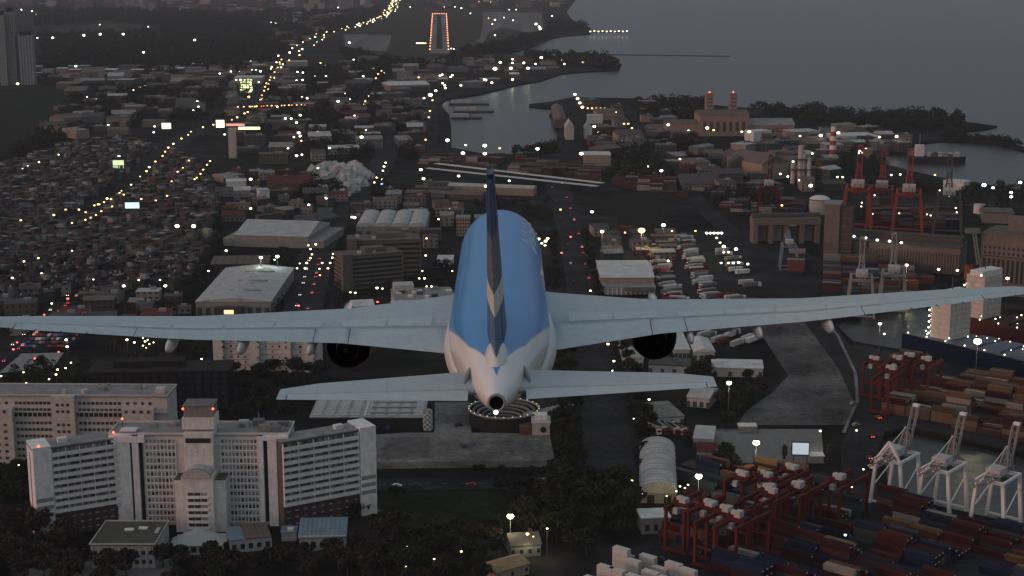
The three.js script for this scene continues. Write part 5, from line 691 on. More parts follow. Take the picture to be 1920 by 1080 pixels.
// ---------------------------------------------------------------- lorries, cars
const lorryMats = [M.white, M.paleGrey, M.grey, mat(0.14, 0.035, 0.032, 0.8), M.cream, M.midGrey, M.darkGrey], lorryTone = ['white', 'pale grey', 'grey', 'red', 'cream', 'dull grey', 'dark'];
{
  reseed(31); const protos = lorryMats.map(() => null), gB = box(10.5, 2.8, 2.5), gC = box(2.2, 2.6, 2.4), gW = new THREE.CylinderGeometry(0.5, 0.5, 2.5, 10).rotateX(Math.PI / 2), gS = box(0.1, 0.9, 2.0); let n = 0;
  function lorry(p, t, where) { const m = Math.floor(rnd() * lorryMats.length), lb = lorryTone[m] + ' lorry parked in ' + where, gp = lorryTone[m] + ' lorries in ' + where; if (protos[m]) { copyOf(protos[m], p.x, p.z, t, lb, gp); return; } const o = thing('lorry', lb, 'truck', p.x, p.z, t, gp); part(o, 'cargo_box', gB, lorryMats[m], 0, 1, 0); const c = part(o, 'cab', gC, rnd() < 0.5 ? M.white : lorryMats[3], -6.9, 0.6, 0); part(c, 'windscreen', gS, M.glass, -1.1, 1.2, 0); for (const x of [-6.6, -3.6, 3.4, 4.7]) part(o, 'wheel_pair', gW, M.black, x, 0.5, 0); protos[m] = o; }
  const row = (a, b, k, cols, dt, where) => { const A = G(...a), B = G(...b), d = B.clone().sub(A), L = d.length(); d.normalize(); const t = Math.atan2(-d.z, d.x); for (let i = 0; i < k; i++) for (let j = 0; j < cols; j++) { if (rnd() < 0.16) continue; const p = A.clone().addScaledVector(d, (L * (i + rr(-0.25, 0.25))) / k).add(V(-d.z, 0, d.x).multiplyScalar((j - (cols - 1) / 2) * 15)); lorry(p.add(V(rr(-3, 3), 0, 0)), t + dt + rr(-0.12, 0.12), where); } };
  row([1266, 575], [1224, 456], 40, 1, 1.2, 'the left truck column above the right wing'); row([1344, 575], [1280, 446], 44, 1, 1.2, 'the right truck column above the right wing'); row([1352, 470], [1410, 545], 14, 1, 1.2, 'the row beside the lit depot'); row([1210, 806], [1290, 812], 12, 1, 1.5, 'the row behind the barrel hangar'); row([1350, 560], [1470, 580], 12, 1, 0.3, 'the yard left of the container stacks'); row([1335, 630], [1400, 650], 6, 2, 0.1, 'the red truck yard under the wing');
  // cars
  const carMats = [M.white, M.darkGrey, M.grey, M.black, mat(0.2, 0.03, 0.03, 0.5), mat(0.03, 0.06, 0.16, 0.5)], carTone = ['white', 'dark grey', 'grey', 'black', 'red', 'blue'], cg = (() => { const s = new THREE.Shape([[-2.1, 0.35], [2.1, 0.35], [2.15, 0.8], [1.2, 0.95], [0.6, 1.45], [-1.2, 1.45], [-1.8, 0.98], [-2.15, 0.9]].map((p) => new THREE.Vector2(...p))); return new THREE.ExtrudeGeometry(s, { depth: 1.7, bevelEnabled: false }).translate(0, 0, -0.85); })(), wg = new THREE.CylinderGeometry(0.33, 0.33, 1.8, 10).rotateX(Math.PI / 2), gg = box(1.6, 0.4, 1.74), tl = box(0.1, 0.22, 0.4), tail = glow(1, 0.06, 0.03, 5), head = glow(1, 0.9, 0.7, 6);
  const cp = new Map();
  function car(p, t, lit, where) { const m = Math.floor(rnd() * carMats.length), key = m + lit, lb = carTone[m] + ' car ' + (lit === 'tail' ? 'with glowing red tail lights ' : lit === 'head' ? 'with glowing headlights ' : '') + where, gp = carTone[m] + ' cars ' + where; if (cp.has(key)) { copyOf(cp.get(key), p.x, p.z, t, lb, gp, 0.1 + level); return; } const o = thing('car', lb, 'car', p.x, p.z, t, gp, 0.1 + level); part(o, 'body', cg, carMats[m]); part(o, 'window_band', gg, M.glass, -0.3, 1.0, 0); part(o, 'axle_wheels', wg, M.black, -1.3, 0.33, 0); part(o, 'axle_wheels', wg, M.black, 1.3, 0.33, 0); if (lit === 'tail') for (const z of [-0.6, 0.6]) part(o, 'tail_lamp', tl, tail, -2.2, 0.75, z); if (lit === 'head') for (const z of [-0.6, 0.6]) part(o, 'head_lamp', tl, head, 2.2, 0.65, z); cp.set(key, o); }
  const drive = (line, offs, k, lit, where) => { for (let i = 0; i < k; i++) { const t = (i + rr(0.1, 0.9)) / k * (line.length - 1), j = Math.min(line.length - 2, Math.floor(t)), A = G(...line[j]), B = G(...line[j + 1]), d = B.clone().sub(A), p = A.clone().addScaledVector(d, t - j); d.normalize(); p.add(V(-d.z, 0, d.x).multiplyScalar(offs)); const f = lit === 'head' ? -1 : 1; car(p, Math.atan2(-d.z * f, d.x * f), lit, where); } };
  drive(WEST.slice(0, 4), 3.2, 14, 'tail', 'on the left road'); drive(WEST.slice(0, 4), -3.2, 6, 'head', 'on the left road'); drive(AVE.slice(3), 5, 9, 'tail', 'on the avenue beside the fuselage'); drive(AVE.slice(3), -6, 7, '', 'on the avenue beside the fuselage'); drive(MID.slice(0, 3), 4, 9, 'tail', 'on the tree-lined avenue'); drive(MID.slice(0, 3), -4, 8, 'head', 'on the tree-lined avenue'); drive(CROSS.slice(0, 4), 4, 6, '', 'on the street by the lawn'); drive([[1645, 1000], [1612, 840], [1640, 770]], 3, 5, 'tail', 'on the port road');
  for (let r = 0; r < 4; r++) for (let c = 0; c < 15; c++) if (rnd() < 0.8) car(G(56 + c * 5.6 - r * 6 + 10, 632 + r * 7), 1.4 + rr(-0.05, 0.05), '', 'in the long left car park');
  for (const [a, b] of [[712, 805], [728, 806], [860, 800], [870, 838], [1020, 905], [1180, 1050], [1240, 1052], [1160, 1056], [1330, 805], [1600, 760], [1605, 800]]) car(G(a, b), rr(0, 3), '', 'standing alone on open ground');
}
// ---------------------------------------------------------------- trees
const leafMats = [mat(0.034, 0.036, 0.022, 0.95), mat(0.028, 0.034, 0.02, 0.95), mat(0.042, 0.033, 0.026, 0.95), mat(0.05, 0.034, 0.03, 0.95)], leafTone = ['dark green', 'deep green', 'brownish', 'russet'];
function crownGeo(s, n, lobes, tallness) {
  reseed(s); const P = [], I = [], v = V(0, 0, 0), L = []; for (let i = 0; i < lobes; i++) { const a = (i / lobes) * 6.283 + rr(-0.4, 0.4), r = i === 0 ? 0 : rr(0.28, 0.52); L.push([Math.cos(a) * r, rr(-0.1, 0.38) * tallness + (i === 0 ? 0.25 : 0), Math.sin(a) * r, rr(0.34, 0.52)]); }
  for (let k = 0; k < n; k++) { const l = L[k % lobes]; v.set(rnd() - 0.5, rnd() - 0.5, rnd() - 0.5).normalize().multiplyScalar(l[3] * Math.pow(rr(0.35, 1), 0.45)); const c = V(l[0] + v.x, l[1] + v.y * 0.85 * tallness, l[2] + v.z), q = rr(0.05, 0.11), a = V(rr(-1, 1), rr(-1, 1), rr(-1, 1)).normalize(), b = V(rr(-1, 1), rr(-1, 1), rr(-1, 1)).cross(a).normalize(), o = P.length / 3; for (const [x, y] of [[-1, -0.6], [1, -0.8], [0.8, 0.9], [-0.9, 0.7]]) { const p = c.clone().addScaledVector(a, x * q).addScaledVector(b, y * q); P.push(p.x, p.y, p.z); } I.push(o, o + 1, o + 2, o, o + 2, o + 3); }
  let g = new THREE.BufferGeometry(); g.setAttribute('position', new THREE.Float32BufferAttribute(P, 3)); g.setIndex(I); g = g.toNonIndexed(); g.computeVertexNormals(); return g;
}
function limbs(s) { reseed(s); const g = [new THREE.CylinderGeometry(0.035, 0.06, 0.7, 7).translate(0, -0.55, 0)]; for (let i = 0; i < 5; i++) { const a = i * 1.26 + rr(-0.3, 0.3), b = V(Math.cos(a) * 0.36, rr(0, 0.25), Math.sin(a) * 0.36); g.push(bar(V(0, -0.28 + i * 0.03, 0), b, 0.035)); } return merge(g.map((x) => (x.attributes.uv ? x : x))); }
const crowns = [crownGeo(1, 620, 7, 1), crownGeo(2, 560, 6, 0.8), crownGeo(3, 640, 8, 1.15), crownGeo(4, 520, 5, 0.95)], trunks = [limbs(5), limbs(6)], wood = [];
{
  const groups = new Map(); let own = 0;
  function tree(x, z, r, where, tone, single = true, side = '') {
    const k = Math.floor(rnd() * 4), H = r * rr(0.85, 1.15); claim(x, z, r * 0.45); if (!single || own >= 300) { wood.push([x, z, r, k, H, tone]); return; } own++;
    const o = thing('tree', leafTone[tone] + (r > 6.5 ? ' large' : r > 4.5 ? '' : ' small') + ' tree ' + where + side, 'tree', x, z, Math.floor(rnd() * 12) * 0.52, (leafTone[tone]) + ' trees ' + where); const c = part(o, 'crown', crowns[k], leafMats[tone], 0, H * 0.95, 0); c.scale.set(r, H, r); const t = part(o, 'trunk', trunks[k % 2], M.bark, 0, H * 0.9, 0); t.scale.set(r, H, r);
  }
  function grove(poly, n, size, where, single = true, tones = [0, 1, 1, 2]) { const xs = poly.map((p) => p[0]), ys = poly.map((p) => p[1]), x0 = Math.min(...xs), x1 = Math.max(...xs), y0 = Math.min(...ys), y1 = Math.max(...ys); let made = 0; for (let k = 0; k < n * 20 && made < n; k++) { const a = 1 / (y0 + 92), b = 1 / (y1 + 92), py = 1 / (b + (a - b) * rnd()) - 92, px = rr(x0, x1); if (!inside([px, py], poly)) continue; const p = G(px, py), r = rr(...size); if (!onLand(p.x, p.z) || !clear(p.x, p.z) || !free(p.x, p.z, r * 0.5)) continue; made++; tree(p.x, p.z, r, where, pick(tones), single, ', ' + ['back', 'centre', 'front'][Math.min(2, Math.floor((py - y0) / (y1 - y0) * 3))] + ' ' + ['left', 'middle', 'right'][Math.min(2, Math.floor((px - x0) / (x1 - x0) * 3))]); } }
  function line(a, b, n, size, where, tones = [0, 1, 1], single = true) { const A = G(...a), B = G(...b); for (let i = 0; i < n; i++) { const p = A.clone().lerp(B, (i + 0.5) / n).add(V(rr(-1.5, 1.5), 0, rr(-2, 2))); tree(p.x, p.z, rr(...size), where, pick(tones), single); } }
  reseed(41);
  grove([[-30, 950], [120, 1000], [165, 1030], [165, 1100], [-30, 1100]], 30, [4.5, 7.5], 'at the lower left corner', true, [2, 3, 3]); grove([[165, 1082], [300, 1076], [720, 1050], [740, 1090], [165, 1112]], 26, [4, 6.5], 'in front of the hospital annexes', true, [2, 3, 0]);
  grove([[300, 1058], [560, 1046], [660, 1044], [720, 1010], [740, 1060], [300, 1092]], 18, [3.5, 5.5], 'around the blue-roofed shed', true, [2, 3, 1]); grove([[720, 1004], [830, 985], [950, 985], [960, 1030], [900, 1105], [720, 1105]], 36, [4, 6.5], 'in the dark park at the bottom centre', true, [0, 1, 2]);
  grove([[985, 930], [1080, 905], [1190, 925], [1200, 1000], [1150, 1040], [1010, 1040], [975, 990]], 36, [5, 8.5], 'in the dense clump at the avenue foot', true, [0, 1, 1]); line([700, 985], [735, 970], 4, [2.5, 3.5], 'along the pale footpath', [1]); line([660, 975], [690, 962], 4, [3, 4], 'under the right tower wing', [1]);
  line([1060, 905], [1046, 620], 15, [5, 7.2], 'along the left side of the avenue'); line([1086, 890], [1064, 640], 9, [4.5, 6], 'along the left side of the avenue'); line([1215, 905], [1158, 600], 15, [5, 7.2], 'along the right side of the avenue'); line([1235, 890], [1190, 700], 9, [4.5, 6.5], 'along the right side of the avenue'); line([1130, 570], [1092, 440], 14, [4, 5.5], 'along the far avenue'); line([1045, 560], [1035, 440], 8, [4, 5], 'along the far avenue');
  line([880, 893], [1010, 893], 7, [2, 2.8], 'in the row beside the forecourt', [1]); line([735, 932], [760, 936], 2, [3, 4], 'on the lawn', [1]); line([930, 925], [990, 928], 4, [4, 5.5], 'at the lawn corner', [1]); grove([[1280, 715], [1330, 690], [1420, 715], [1430, 750], [1390, 780], [1340, 800], [1330, 740]], 14, [4, 6], 'below the right wing sheds'); grove([[1345, 800], [1370, 800], [1375, 900], [1350, 890]], 8, [4, 5.5], 'beside the dim square'); line([1482, 850], [1510, 852], 3, [2, 2.6], 'in front of the glowing screen');
  grove([[0, 870], [55, 870], [62, 960], [0, 960]], 9, [4.5, 6], 'left of the banded tower wing', true, [0, 1]); grove([[430, 700], [600, 705], [640, 720], [600, 790], [440, 800]], 28, [4.5, 7], 'in the dark grove below the white block', true, [0, 1, 1]); grove([[0, 700], [160, 690], [170, 740], [0, 745]], 16, [4, 6.5], 'behind the cream hospital', true, [0, 1]); grove([[230, 590], [360, 560], [365, 640], [400, 690], [230, 690], [190, 640]], 22, [4.5, 6.5], 'left of the white block', true, [0, 1, 2]);
  line([512, 610], [540, 470], 12, [4.5, 6], 'left of the tree-lined avenue'); line([640, 640], [640, 460], 12, [4.5, 6], 'right of the tree-lined avenue', [1, 1, 0]); grove([[380, 470], [440, 470], [560, 480], [550, 515], [400, 500]], 14, [4.5, 6.5], 'between the depot roofs'); grove([[340, 480], [400, 420], [430, 430], [390, 560], [345, 600]], 16, [4.5, 6.5], 'at the edge of the shanty quarter');
  // the rest is too far off to count
  grove([[640, 560], [850, 470], [850, 540], [700, 560]], 18, [4, 6], '', false); grove([[560, 360], [720, 350], [720, 372], [570, 382]], 30, [6, 9], '', false); grove([[1110, 260], [1300, 265], [1300, 340], [1180, 345], [1110, 300]], 70, [7, 11], '', false); grove([[950, 282], [1040, 278], [1046, 288], [960, 292]], 16, [7, 9], '', false); grove([[1190, 195], [1320, 196], [1310, 225], [1200, 230]], 60, [8, 13], '', false); grove([[1400, 206], [1530, 208], [1800, 224], [1800, 246], [1500, 236]], 150, [7, 12], '', false);
  grove([[987, 104], [1130, 113], [1160, 122], [1150, 130], [1000, 120]], 130, [9, 16], '', false); grove([[905, 92], [1030, 66], [1050, 70], [950, 100], [820, 112]], 110, [9, 16], '', false); grove([[1040, 42], [1105, 53], [1060, 64], [1020, 60]], 60, [10, 16], '', false); grove([[60, 20], [480, 26], [580, 60], [560, 90], [470, 140], [320, 145], [80, 130], [80, 70], [300, 62], [200, 40], [70, 52]], 1500, [10, 17], '', false); grove([[300, 30], [720, 20], [690, 44], [560, 80]], 260, [10, 16], '', false); grove([[640, 96], [800, 120], [850, 112], [840, 128], [660, 125]], 120, [8, 13], '', false);
  grove([[60, 150], [420, 150], [420, 235], [60, 260]], 190, [6, 11], '', false); grove([[440, 220], [800, 200], [800, 300], [600, 295]], 130, [6, 10], '', false); grove([[420, 150], [700, 120], [690, 200], [480, 215]], 150, [7, 12], '', false); grove([[740, 200], [800, 200], [800, 285], [740, 285]], 30, [6, 9], '', false); grove([[0, 290], [100, 170], [160, 170], [150, 250], [60, 300]], 60, [6, 10], '', false); grove([[1560, 290], [1640, 300], [1640, 330], [1560, 330]], 20, [6, 9], '', false); grove([[1560, 340], [1690, 330], [1800, 350], [1900, 372], [1880, 410], [1800, 390]], 40, [5, 8], '', false); grove([[30, 330], [420, 330], [400, 540], [100, 540]], 60, [3.5, 5.5], '', false); line([1770, 258], [1915, 274], 34, [5, 8], '', [1], false); line([700, 200], [726, 128], 20, [8, 11], '', [1], false); line([682, 200], [712, 128], 20, [8, 11], '', [1], false);
  grove([[1260, 300], [1400, 300], [1480, 420], [1330, 400]], 40, [5, 8], '', false); grove([[820, 370], [1030, 380], [1040, 420], [860, 405]], 26, [4, 6], '', false); grove([[1870, 350], [1920, 355], [1925, 375], [1880, 370]], 6, [6, 9], '', false);
  const byKind = new Map(); wood.forEach((w) => { const k = w[3]; if (!byKind.has(k)) byKind.set(k, []); byKind.get(k).push(w); });
  const far = crowns.map((g, i) => crownGeo(60 + i, 190, 5, 0.9));
  for (const [k, l] of byKind) { const im = new THREE.InstancedMesh(far[k], mat(1, 1, 1, 0.95), l.length); l.forEach(([x, z, r, , H, t], i) => { tmpQ.setFromAxisAngle(V(0, 1, 0), i * 1.7); im.setMatrixAt(i, tmpM.compose(V(x, H * 0.55, z), tmpQ, V(r * 1.15, H, r * 1.15))); im.setColorAt(i, leafMats[t].color); }); im.name = numbered('far_woods'); im.castShadow = im.receiveShadow = true; scene.add(im); tag(im, 'dark far woods and street trees reading as one mass', 'woods', null, 'stuff'); }
}
// ---------------------------------------------------------------- lamps
{
  reseed(91);
  const cw = glow(0.93, 1, 0.70, 7), ww = glow(1, 0.86, 0.46, 6), am = glow(1, 0.6, 0.2, 4), rd = glow(1, 0.12, 0.07, 3.5), cy = glow(0.8, 1, 0.95, 8), gn = glow(0.5, 1, 0.66, 4), C = { c: cw, w: ww, a: am, r: rd, y: cy, g: gn, b: blueSpot }, word = { c: 'white', w: 'warm white', a: 'amber', r: 'red', y: 'cold white', g: 'greenish', b: 'blue' };
  const head = new THREE.SphereGeometry(1, 10, 8).scale(1, 0.72, 1), pole = new THREE.CylinderGeometry(0.6, 1, 1, 8).translate(0, 0.5, 0), arm = box(1, 1, 1);
  let n = 0;
  function lamp(px, py, col, size, where, kind = 'street_lamp', h) {
    const H = h || (size > 1.2 ? 18 : 9), p = G(px, py, H), big = size > 1.2, D = -p.z, r = size * 0.7 * Math.max(0.62, Math.min(2.6, D / 1000)) + 0.08;
    const nm = big ? 'floodlight_mast' : /expressway|link road|airport|runway|pier/.test(where) ? 'expressway_lamp' : px > 1050 ? 'quay_lamp' : kind, o = thing(nm, (big ? 'tall ' + word[col] + ' floodlight ' : 'small ' + word[col] + ' lamp ') + where, 'lamp', p.x, p.z, 0, word[col] + (big ? ' floodlights ' : ' lamps ') + where);
    const q = part(o, 'pole', pole, M.steel); q.scale.set(big ? 0.22 : 0.12, H, big ? 0.22 : 0.12); const l = part(o, 'lamp_head', head, C[col], 0, H, 0); l.scale.setScalar(r); const cap = part(o, 'lamp_hood', arm, M.darkGrey, 0, H + r * 0.72, 0); cap.scale.set(r * 0.9, 0.12, r * 0.9); n++; return o;
  }
  function lit(px, py, col, size, where, power, h) { const o = lamp(px, py, col, size, where, 'street_lamp', h), l = new THREE.PointLight(C[col].emissive.clone(), power * 0.3, 0, 2); const H = h || (size > 1.2 ? 18 : 9); l.position.set(0, H - 2.6, 2.4); l.shadow.radius = 20; l.castShadow = true; o.add(l); return o; }
  const many = (s, col, size, where) => { for (const [a, b, c] of s) lamp(a, b, typeof c === 'string' ? c : col, (typeof c === 'number' ? c : 1) * size, where); };
  // near lamps, each told apart by where it stands
  lit(957, 968, 'w', 3.0, 'beside the lawn corner at the bottom centre', 500, 14); lit(989, 1001, 'w', 1.15, 'by the low dark house', 180); lamp(1000, 1006, 'a', 0.6, 'by the low dark house'); lit(1026, 991, 'w', 0.7, 'on a slim post before the dense clump', 120, 11); lamp(865, 1034, 'w', 0.75, 'right of centre in the bottom park'); lamp(814, 1048, 'w', 0.65, 'in the middle of the bottom park'); lamp(762, 1025, 'w', 0.6, 'at the left of the bottom park'); lamp(761, 1062, 'a', 0.4, 'lowest in the bottom park');
  lit(1367, 718, 'c', 2.3, 'on a tall slim pole below the tailplane tip', 500, 22); lit(1418, 830, 'w', 3.2, 'over the dim square', 700, 16); lit(1538, 808, 'w', 1.0, 'behind the glowing screen', 240); lamp(1606, 807, 'w', 0.8, 'on the port road'); lit(1310, 893, 'w', 3.2, 'at the yard corner by the barrel hangar', 700, 16); lit(1833, 640, 'w', 3.6, 'on a tall pole before the navy ship', 800, 30); lamp(1597, 913, 'a', 0.8, 'on the port road near the white cranes'); lit(1585, 1003, 'y', 0.9, 'among the foreground containers', 160, 12); lamp(1580, 1016, 'a', 0.4, 'among the foreground containers'); lamp(1619, 880, 'c', 0.6, 'at the boom of the leftmost white crane', 'street_lamp', 20);
  lit(1203, 926, 'a', 0.7, 'left on the barrel hangar front', 120, 7); lit(1250, 930, 'a', 0.7, 'right on the barrel hangar front', 120, 7); many([[1262, 948, 0.8], [1275, 912, 1.2], [1268, 921], [1284, 915], [1290, 909, 1.1]], 'w', 0.6, 'clustered on the nearest red yard crane'); lamp(1217, 749, 'w', 1.0, 'under the right tailplane'); lamp(1185, 901, 'w', 0.7, 'at the lower avenue'); lamp(1188, 785, 'c', 0.4, 'in the avenue trees'); lamp(1140, 645, 'w', 1.1, 'on the avenue below the right wing, uppermost'); lamp(1151, 677, 'w', 1.0, 'on the avenue below the right wing, middle'); lamp(1148, 695, 'c', 0.6, 'on the avenue below the right wing, lowest'); lamp(1107, 545, 'w', 0.9, 'on the avenue above the right wing');
  lit(1203, 432, 'a', 3.2, 'brightest, beside the dark green field', 2600, 20); lit(1129, 434, 'w', 1.6, 'left of the brightest amber lamp', 500); lit(1244, 422, 'c', 1.8, 'right of the brightest amber lamp', 500); lamp(1110, 397, 'c', 1.4, 'at the left of the dark green field'); lamp(1051, 393, 'a', 0.9, 'beyond the airliner nose'); many([[1172, 436], [1260, 433], [1304, 433]], 'a', 0.8, 'beside the dark green field'); many([[1003, 438], [1010, 448, 1.3], [1016, 456], [1023, 452, 1.4], [1027, 447, 1.2], [1022, 460]], 'w', 1.0, 'in the cluster beside the airliner nose'); lit(1253, 489, 'w', 1.0, 'between the truck columns', 300); lamp(1208, 490, 'a', 0.8, 'at the corner of the white-roofed warehouse');
  many([[1325, 437], [1332, 437], [1339, 437], [1346, 437], [1353, 437]], 'c', 1.15, 'in the straight row over the truck gate'); many([[1352, 493, 0.8], [1366, 493, 0.8], [1375, 493], [1385, 492, 1.1], [1402, 495, 'y']], 'c', 1.1, 'in the lower row by the truck gate'); many([[1344, 446], [1350, 455], [1366, 473], [1357, 473]], 'w', 0.9, 'around the lit depot'); lit(1357, 462, 'w', 1.5, 'on the lit depot', 700, 12); lamp(1380, 467, 'y', 1.5, 'right of the lit depot'); lit(1494, 486, 'w', 1.2, 'at the container stack corner', 300); lamp(1466, 385, 'a', 1.0, 'by the thin dark crane');
  for (const [a, b, c] of [[1579, 440, 'y'], [1601, 443, 'y'], [1623, 446, 'c'], [1645, 450, 'c'], [1668, 452, 'c'], [1690, 455, 'c']]) lamp(a, b, c, 1.15, 'in the row on the long silo roof', 'street_lamp', 21);
  lit(1700, 497, 'w', 1.4, 'behind the container stacks under the silo', 500); lit(1815, 502, 'w', 1.3, 'at the top of the lit white ship block', 300, 30); lamp(1795, 507, 'w', 1.1, 'at the top of the lit white ship block', 'street_lamp', 30); lamp(1760, 505, 'w', 1.2, 'at the top of the lit white ship block', 'street_lamp', 30); lit(1889, 522, 'w', 1.6, 'before the massive silo', 400); lit(1650, 607, 'w', 1.5, 'on the berth end under the wing', 500); lamp(1658, 626, 'w', 0.9, 'on the berth end under the wing');
  // left middle
  many([[332, 424, 1.5], [363, 424, 1.5]], 'c', 1.25, 'in the bright pair at the shanty edge'); lit(489, 483, 'c', 1.5, 'left of the post between the depot roofs', 400); lit(520, 481, 'y', 1.6, 'right of the post between the depot roofs', 400); lamp(515, 487, 'g', 0.8, 'beside the post between the depot roofs'); many([[470, 391], [579, 384], [612, 372, 0.7], [424, 470], [391, 508, 0.8], [665, 408, 1.2], [660, 407]], 'c', 1.0, 'among the halls left of the airliner'); many([[592, 458, 1.3], [578, 460], [582, 467, 1.1], [585, 477], [582, 484], [575, 493, 1.3], [562, 494, 0.7], [557, 503], [572, 503, 1.3], [604, 493, 1.1], [599, 504], [600, 516, 'a'], [625, 476, 1.2], [623, 483], [619, 493, 1.1], [615, 503, 1.2]], 'w', 0.75, 'in the avenue cluster above the left wing');
  many([[707, 540, 1.5], [717, 541], [657, 548], [666, 549, 1.2], [786, 522], [796, 522, 1.3], [800, 537, 0.9], [809, 537, 1.1], [798, 479, 1.1], [800, 447], [822, 411, 'c'], [843, 392, 'a'], [792, 508, 0.8], [848, 508, 0.8]], 'w', 0.75, 'around the banded offices'); many([[45, 490, 0.9], [23, 521, 1.1], [78, 513, 1.2], [72, 484, 0.8], [135, 470, 0.7], [175, 524, 0.7]], 'w', 0.9, 'in the lower shanty quarter'); many([[232, 536, 1.3], [310, 536, 1.3], [260, 525, 0.7], [300, 525, 0.7]], 'c', 1.0, 'on the street below the shanty quarter');
  many([[124, 637, 1.2], [126, 650, 1.2], [97, 569, 0.8]], 'c', 0.9, 'over the left car park'); lit(238, 637, 'w', 1.1, 'left of the sparkling yard under the left wing', 300); lamp(252, 642, 'w', 0.9, 'left of the sparkling yard under the left wing'); many([[268, 634], [272, 640, 1.4], [277, 637], [280, 645], [268, 648], [274, 652, 'a'], [288, 642]], 'w', 0.6, 'in the sparkling yard under the left wing'); lamp(378, 673, 'w', 0.7, 'left of the white block'); many([[108, 693, 1.3], [44, 698], [105, 702, 1.2], [92, 711], [123, 690], [133, 680], [49, 718], [2, 705, 'y']], 'w', 0.7, 'at the left road foot'); lamp(35, 872, 'w', 0.5, 'beside the cream hospital foot'); many([[127, 560, 1.4], [83, 590], [65, 672, 1.1], [110, 660], [25, 655, 1.2], [32, 642]], 'r', 0.8, 'along the left road'); lamp(708, 566, 'r', 0.9, 'on the white shed roof by the left wing');
  many([[213, 594, 'r', 1], [560, 573, 'r'], [1070, 444, 'r'], [1053, 474, 'r']], 'r', 0.9, 'on the avenues');
  // expressway chain
  const chain = (line, k, col, size, off, where, jit = 1.5) => { const c = line.map(([a, b]) => G(a, b)); let L = 0; const seg = []; for (let i = 0; i < c.length - 1; i++) { seg.push([L, c[i], c[i + 1]]); L += c[i].distanceTo(c[i + 1]); } for (let i = 0; i < k; i++) { const s = (L * (i + rr(0.2, 0.8))) / k; let j = seg.length - 1; while (j > 0 && seg[j][0] > s) j--; const [s0, A, B] = seg[j], d = B.clone().sub(A).normalize(), p = A.clone().addScaledVector(d, s - s0).add(V(-d.z, 0, d.x).multiplyScalar(off + rr(-jit, jit))), q = toPx(p.x, 9, p.z); lamp(q[0], q[1], pick(col), size * rr(0.7, 1.2), where); } };
  chain(EXPRESS.slice(5), 60, ['a', 'w', 'w', 'a', 'c'], 0.95, 13, 'along the right edge of the expressway', 9); chain(EXPRESS.slice(5), 56, ['w', 'a', 'w', 'c'], 0.95, -13, 'along the left edge of the expressway', 9); chain(EXPRESS.slice(0, 6), 22, ['a', 'a', 'w'], 0.8, 12, 'on the lower expressway by the shanty quarter'); chain([[530, 118], [512, 150], [497, 172], [489, 200]], 14, ['a'], 0.8, 0, 'on the slip road of the expressway'); chain([[455, 212], [575, 208]], 16, ['a', 'r', 'a'], 0.65, 0, 'on the level link road'); chain([[660, 58], [728, 30], [740, 4]], 30, ['w', 'c', 'w', 'a'], 1.0, 0, 'in the bright stretch near the airport', 6);
  many([[313, 367], [292, 376], [265, 373], [208, 373, 1.1], [186, 383], [195, 379], [177, 385], [210, 387], [190, 396], [180, 403], [170, 408], [160, 412], [123, 393], [148, 393, 1.2], [101, 403, 1.3], [135, 418], [39, 413, 1.1], [224, 362], [232, 365]], 'a', 0.8, 'in the streets of the shanty quarter'); many([[394, 302], [388, 309], [381, 318], [376, 326], [369, 333], [365, 336], [354, 301], [343, 315], [333, 322], [322, 340]], 'a', 0.75, 'in the two short chains right of the shanty quarter');
  // far left
  many([[99, 71, 1.3], [157, 66, 1.4], [188, 64, 1.4], [231, 64, 1.3], [70, 71, 0.8], [83, 71, 0.7], [365, 75, 1.2], [269, 98], [142, 124, 0.9], [5, 63], [60, 21], [68, 27], [187, 46, 0.7], [278, 50, 0.7], [33, 157, 'w'], [508, 42], [517, 43], [634, 14], [40, 18]], 'c', 1.25, 'in the woods of the upper left'); many([[223, 182], [250, 169, 'a'], [262, 163, 'a'], [272, 160, 'a'], [285, 157, 'a'], [203, 234, 1.1], [290, 237], [288, 248], [370, 190], [372, 200], [362, 207], [421, 252], [223, 293, 1.3], [470, 336, 1.7], [398, 140], [392, 152, 'w'], [412, 138], [443, 150, 'w'], [433, 134, 'c'], [450, 134], [480, 131, 'g'], [472, 131, 'g'], [508, 129, 'g'], [543, 98, 1.3], [470, 115], [110, 290, 'a'], [163, 182, 0.6], [180, 186, 0.6], [73, 304, 'w'], [52, 311, 0.5], [42, 316, 0.5]], 'c', 0.8, 'scattered left of the expressway');
  many([[556, 292, 1.4], [566, 290], [540, 278], [560, 249, 1.5], [563, 255, 1.3], [551, 257], [565, 264, 'a'], [596, 247, 0.7], [678, 257, 1.7], [686, 244, 0.8], [618, 278, 1.2], [535, 222, 1.2], [546, 222, 1.2], [563, 216, 1.4], [556, 230, 1.3], [596, 315], [665, 217, 'w'], [611, 371], [566, 182, 'w'], [576, 184, 1.2], [535, 183], [616, 176], [634, 190, 1.4], [601, 118, 'a'], [610, 122, 'a'], [558, 135], [568, 136], [590, 143], [611, 143], [545, 155], [556, 151], [567, 150], [520, 200]], 'c', 0.85, 'right of the expressway'); many([[723, 305], [720, 312, 1.2], [718, 320], [707, 333, 1.3], [716, 336], [702, 342]], 'w', 0.8, 'on the tree-lined avenue by the white heaps'); lamp(716, 345, 'b', 1.0, 'on the tree-lined avenue by the white heaps');
